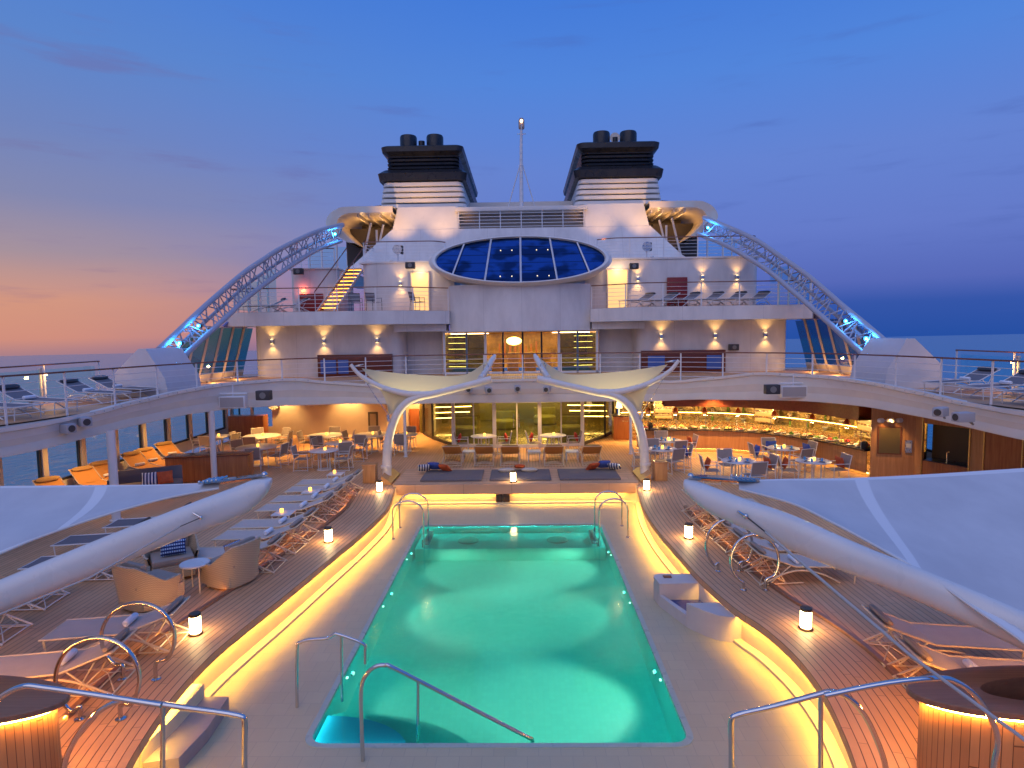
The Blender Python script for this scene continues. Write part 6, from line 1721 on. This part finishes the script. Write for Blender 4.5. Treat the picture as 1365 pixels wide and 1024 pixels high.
kinds = [('steel_pot', STW, [(.0, 0), (.12, .0), (.12, .16), (.10, .16), (.1, .02)], 'steel pot'), ('glass_jar', mat('amber_jar', (.6, .35, .08), .15, emit=(1, .6, .1), es=.25), [(.06, 0), (.07, .02), (.07, .16), (.04, .2), (.04, .24), (0, .24)], 'amber jar'), ('white_bowl', PORC, [(.04, 0), (.12, .07), (.13, .1), (.11, .09), (.04, .01)], 'white bowl'), ('green_bottle', mat('green_bottle_glass', (.10, .22, .03), .1), [(.045, 0), (.045, .2), (.015, .27), (.015, .33), (0, .33)], 'green bottle')]
protos = {}
places = ['far left end', 'left end', 'left part', 'middle left', 'middle', 'middle right', 'right part', 'right bend', 'right end', 'far right end']
def item(kd, loc, label, group):
    nm, m_, prof, _ = kd
    if nm not in protos:
        m = MB(); m.lathe(prof, seg=14, cap=False); q = m.build(nm, m_); protos[nm] = q
    else: q = protos[nm].copy(); COL.objects.link(q)
    q.location = loc; tag(q, label, nm.replace('_', ' '), group); return q
cnt = 0
B3 = off2(BK, -.18)
for lv, z, lt in ((0, .9, 'worktop'), (1, 1.28, 'lower shelf'), (2, 1.63, 'upper shelf')):
    for k in range(1, 20):
        i = int(k*(len(B3)-2)/20); f = k*(len(B3)-2)/20-i; p = B3[i].lerp(B3[i+1], f); kd = kinds[(k*3+lv+k//4) % 4]
        item(kd, (p.x, p.y, z+.002), '%s on the kitchen %s, place %d counting from the left' % (kd[3], lt, k), gk)
gf = 'dishes of food set out on the buffet counter'
C3 = off2(CP, .22); C4 = off2(CP, .5)
foods = [('salad platter', mat('salad', (.10, .22, .03), .7, var=.5, vscale=30, bump=1)), ('bread heap', mat('bread', (.60, .32, .12), .8, var=.3, vscale=20, bump=1)), ('fruit platter', mat('fruit_red', (.50, .06, .05), .5, var=.5, vscale=25, bump=1)), ('seafood platter', mat('seafood', (.70, .42, .28), .5, var=.3, vscale=30, bump=1)), ('cheese platter', mat('cheese', (.72, .52, .15), .5, var=.2, vscale=15, bump=.6))]
for row, P_ in ((0, C3), (1, C4)):
    for k in range(1, 22):
        i = int(k*(len(P_)-2)/22); f = k*(len(P_)-2)/22-i; p = P_[i].lerp(P_[i+1], f)
        fn_, fm = foods[(k*2+row*3+k//5) % 5]
        oo = thing(fn_.replace(' ', '_'), '%s on the %s of the buffet counter, place %d counting from the left' % (fn_, ['front edge', 'back edge'][row], k), 'food platter', (p.x, p.y, .951), random.random()*3, gf)
        m = MB(); m.lathe([(.10, 0), (.17, .015), (.18, .03), (.16, .025), (.001, .012)], seg=18, cap=False); m.build('platter', PORC if k % 3 else BLACK, oo)
        m = MB(); rnd = random.Random(k*7+row)
        for j in range(14):
            a = rnd.random()*6.28; r = rnd.random()*.11; s0 = rnd.uniform(.025, .05)
            m.sphere((r*math.cos(a), r*math.sin(a), .03+s0*.6+(.11-r)*.5*rnd.random()), s0, (1, rnd.uniform(.6, 1.2), rnd.uniform(.5, .9)), 8, 6, a)
        m.build('food', fm, oo)
def bouquet(p, cols, label):
    o = thing('flower_arrangement', label, 'flowers', p)
    m = MB(); m.lathe([(.08, 0), (.12, .1), (.11, .22), (.09, .24), (.001, .2)], seg=16, cap=False); m.build('vase', BLACK, o)
    rnd = random.Random(3)
    for ci, (cn, cc) in enumerate(cols):
        m = MB()
        for j in range(26):
            a = rnd.random()*6.28; e = rnd.random()**.6; r = .30*e; h = .26+.34*math.sqrt(max(0, 1-e*e))*rnd.uniform(.6, 1)
            c = Vector((r*math.cos(a), r*math.sin(a), h)); sz = rnd.uniform(.03, .05)
            for l_ in range(4):
                b_ = a+l_*1.57; u = Vector((math.cos(b_), math.sin(b_), .4))*sz; v_ = Vector((-math.sin(b_), math.cos(b_), .2))*sz*.6
                m.quad(c, c+u*.5+v_, c+u, c+u*.5-v_)
        m.build('petals' if ci else 'leaves', mat(cn, cc, .7, var=.3, vscale=20), o, smooth=0)
bouquet((5.35, 25.95, .951), [('leaf_green', (.05, .10, .02)), ('petal_yellow', (.7, .5, .05))], 'green and yellow flower arrangement at the left end of the buffet')
bouquet((11.55, 20.95, .951), [('leaf_green2', (.10, .16, .03)), ('petal_pink', (.65, .08, .12)), ('petal_cream', (.75, .5, .3))], 'pink and red flower arrangement at the right end of the buffet')
gh = 'copper heat lamps hanging over the buffet'
for k in range(7):
    P_ = off2(CP, .3); i = 3+k*6; p = P_[min(i, len(P_)-1)]
    o = thing('heat_lamp', 'copper heat lamp hanging over the buffet, number %d from the left' % (k+1), 'heat lamp', (p.x, p.y, 1.62), 0, gh)
    m = MB(); m.lathe([(.02, .28), (.03, .22), (.09, .16), (.13, 0), (.12, 0), (.08, .14), (.001, .2)], seg=18, cap=False); m.build('copper_shade', mat('copper', (.75, .35, .2), .2, 1), o)
    m = MB(); m.tube([(0, 0, .26), (0, 0, .86)], .008, 5); m.build('cord', BLACK, o)
    m = MB(); m.sphere((0, 0, .05), .05, u=10, v=8); m.build('glow_bulb', LEDW, o)
    lamp('POINT', 'bulb', (p.x, p.y, 1.58), 60, (1, .62, .22), o, .07)
for k, (x, y) in enumerate(((6.3, 28.0), (8.8, 27.6), (10.9, 26.0), (12.4, 23.6))):
    downlight(x, y, 'downlight inside the open kitchen, number %d from the left' % (k+1), 330, cone=130)
# wooden partition walls on the right
o = thing('wooden_partition', 'amber veneer partition wall right of the buffet with a framed board and a dark niche', 'partition wall', (12.7, 20.2, 0))
PW = [V(11.55, 20.55, 0), V(12.75, 20.15, 0), V(14.7, 16.4, 0)]
def seg_(a, b, t0, t1, z0, z1, m_, nm, pr=0.):
    d = (b-a).normalized(); nr = Vector((d.y, -d.x, 0))
    if nr.y > 0: nr = -nr
    p, q = a.lerp(b, t0)+nr*pr, a.lerp(b, t1)+nr*pr
    m = MB(); m.slab([p+V(0, 0, z0), q+V(0, 0, z0), q+V(0, 0, z1), p+V(0, 0, z1)], nr, -.06 if pr == 0 else .03); return m.build(nm, m_, o, True)
a, b, c = PW
seg_(a, b, 0, 1, 0, 2.49, WOODO, 'veneer_panel')
seg_(a, b, .18, .66, .9, 1.75, mat('bronze_board', (.20, .15, .06), .3, .6), 'framed_board', .002)
for t0, t1, z0, z1 in ((.15, .18, .87, 1.78), (.66, .69, .87, 1.78), (.18, .66, .87, .9), (.18, .66, 1.75, 1.78)): seg_(a, b, t0, t1, z0, z1, VARN, 'board_frame', .003)
seg_(a, b, .78, .93, .95, 1.35, STEEL, 'sign_plate', .002); seg_(a, b, .80, .91, 1.12, 1.24, mat('sign_white', (.7, .7, .7), .4), 'sign_strip', .034)
seg_(b, c, 0, .06, 0, 2.49, WOODO, 'veneer_panel'); seg_(b, c, .06, .38, 0, .75, WOODR, 'niche_base'); seg_(b, c, .06, .38, 1.95, 2.49, WOODR, 'niche_head')
d = (c-b).normalized(); nr = Vector((d.y, -d.x, 0)); nr = -nr if nr.y > 0 else nr
m = MB(); p, q = b.lerp(c, .06)-nr*.5, b.lerp(c, .38)-nr*.5; m.slab([p+V(0, 0, .7), q+V(0, 0, .7), q+V(0, 0, 2.0), p+V(0, 0, 2.0)], nr, -.03); m.build('niche_back', mat('niche_black', (.02, .012, .01), .4), o, True)
m = MB(); p0, q0 = b.lerp(c, .06), b.lerp(c, .38); m.slab([p0+V(0, 0, .74), q0+V(0, 0, .74), q+V(0, 0, .74), p+V(0, 0, .74)], (0, 0, 1), .03); m.build('niche_shelf', BLACK, o, True)
seg_(b, c, .38, .47, 0, 2.49, WOODO, 'veneer_panel'); seg_(b, c, .47, .70, 0, 2.49, WOODR, 'veneer_panel'); seg_(b, c, .70, .96, 0, 2.49, WOODR, 'veneer_panel')
for t_ in (.055, .38, .47, .70): seg_(b, c, t_-.004, t_+.004, .001, 2.48, mat('brass_trim', (.6, .4, .15), .3, .9), 'brass_trim', .002)
m = MB(); p = b.lerp(c, .2)+V(0, 0, .77)-nr*.25; m.tube([p, p+V(0, 0, .3), p+V(.0, -.1, .34)], .015, 6); tag(m.build('tap', CHROME), 'small chrome tap in the dark niche of the partition', 'tap')
oo = thing('picture_light', 'row of three white spot heads above the framed board', 'wall lamp', a.lerp(b, .42)+V(0, 0, 2.0))
for k in range(3):
    x = -.42+.3*k
    m = MB(); m.tube([(x, -.12, .0), (x+.03, -.26, .03)], .075, 12); m.build('lamp_head', RAILW, oo)
m = MB(); m.tube([(-.45, -.1, 0), (.25, -.1, 0)], .015, 6); m.build('arm', RAILW, oo)
lamp('SPOT', 'bulb', a.lerp(b, .35)+V(-.1, -.4, 2.1), 60, WARM, oo, .05, a.lerp(b, .42)+V(0, 0, 1.3), 90, .8)
# service station at the left of the buffet
o = thing('host_stand', 'red-brown wooden host stand with a dark top beside the glass bay on the right', 'cabinet', (4.55, 29.0, 0))
m = MB().bb(4.2, 5.0, 28.6, 29.2, 0, 1.1, .015); m.build('body', WOODR, o, True)
m = MB().bb(4.15, 5.05, 28.55, 29.25, 1.1, 1.14, .01); m.build('top', BLACK, o, True)
m = MB(); m.lathe([(.05, 1.14), (.05, 1.16), (.015, 1.18), (.015, 1.45), (.16, 1.46), (.11, 1.75), (.10, 1.75), (.001, 1.75)], (4.5, 28.9, 0), 16, cap=False); m.build('table_lamp', mat('lamp_shade_glow', (1, .7, .4), emit=(1, .6, .22), es=4), o, True)
m = MB().bb(4.9, 4.98, 29.3, 31, 0, 2.49); tag(m.build('passage_wall', WOODR), 'red-brown veneered wall between the glass bay and the kitchen', 'wall')
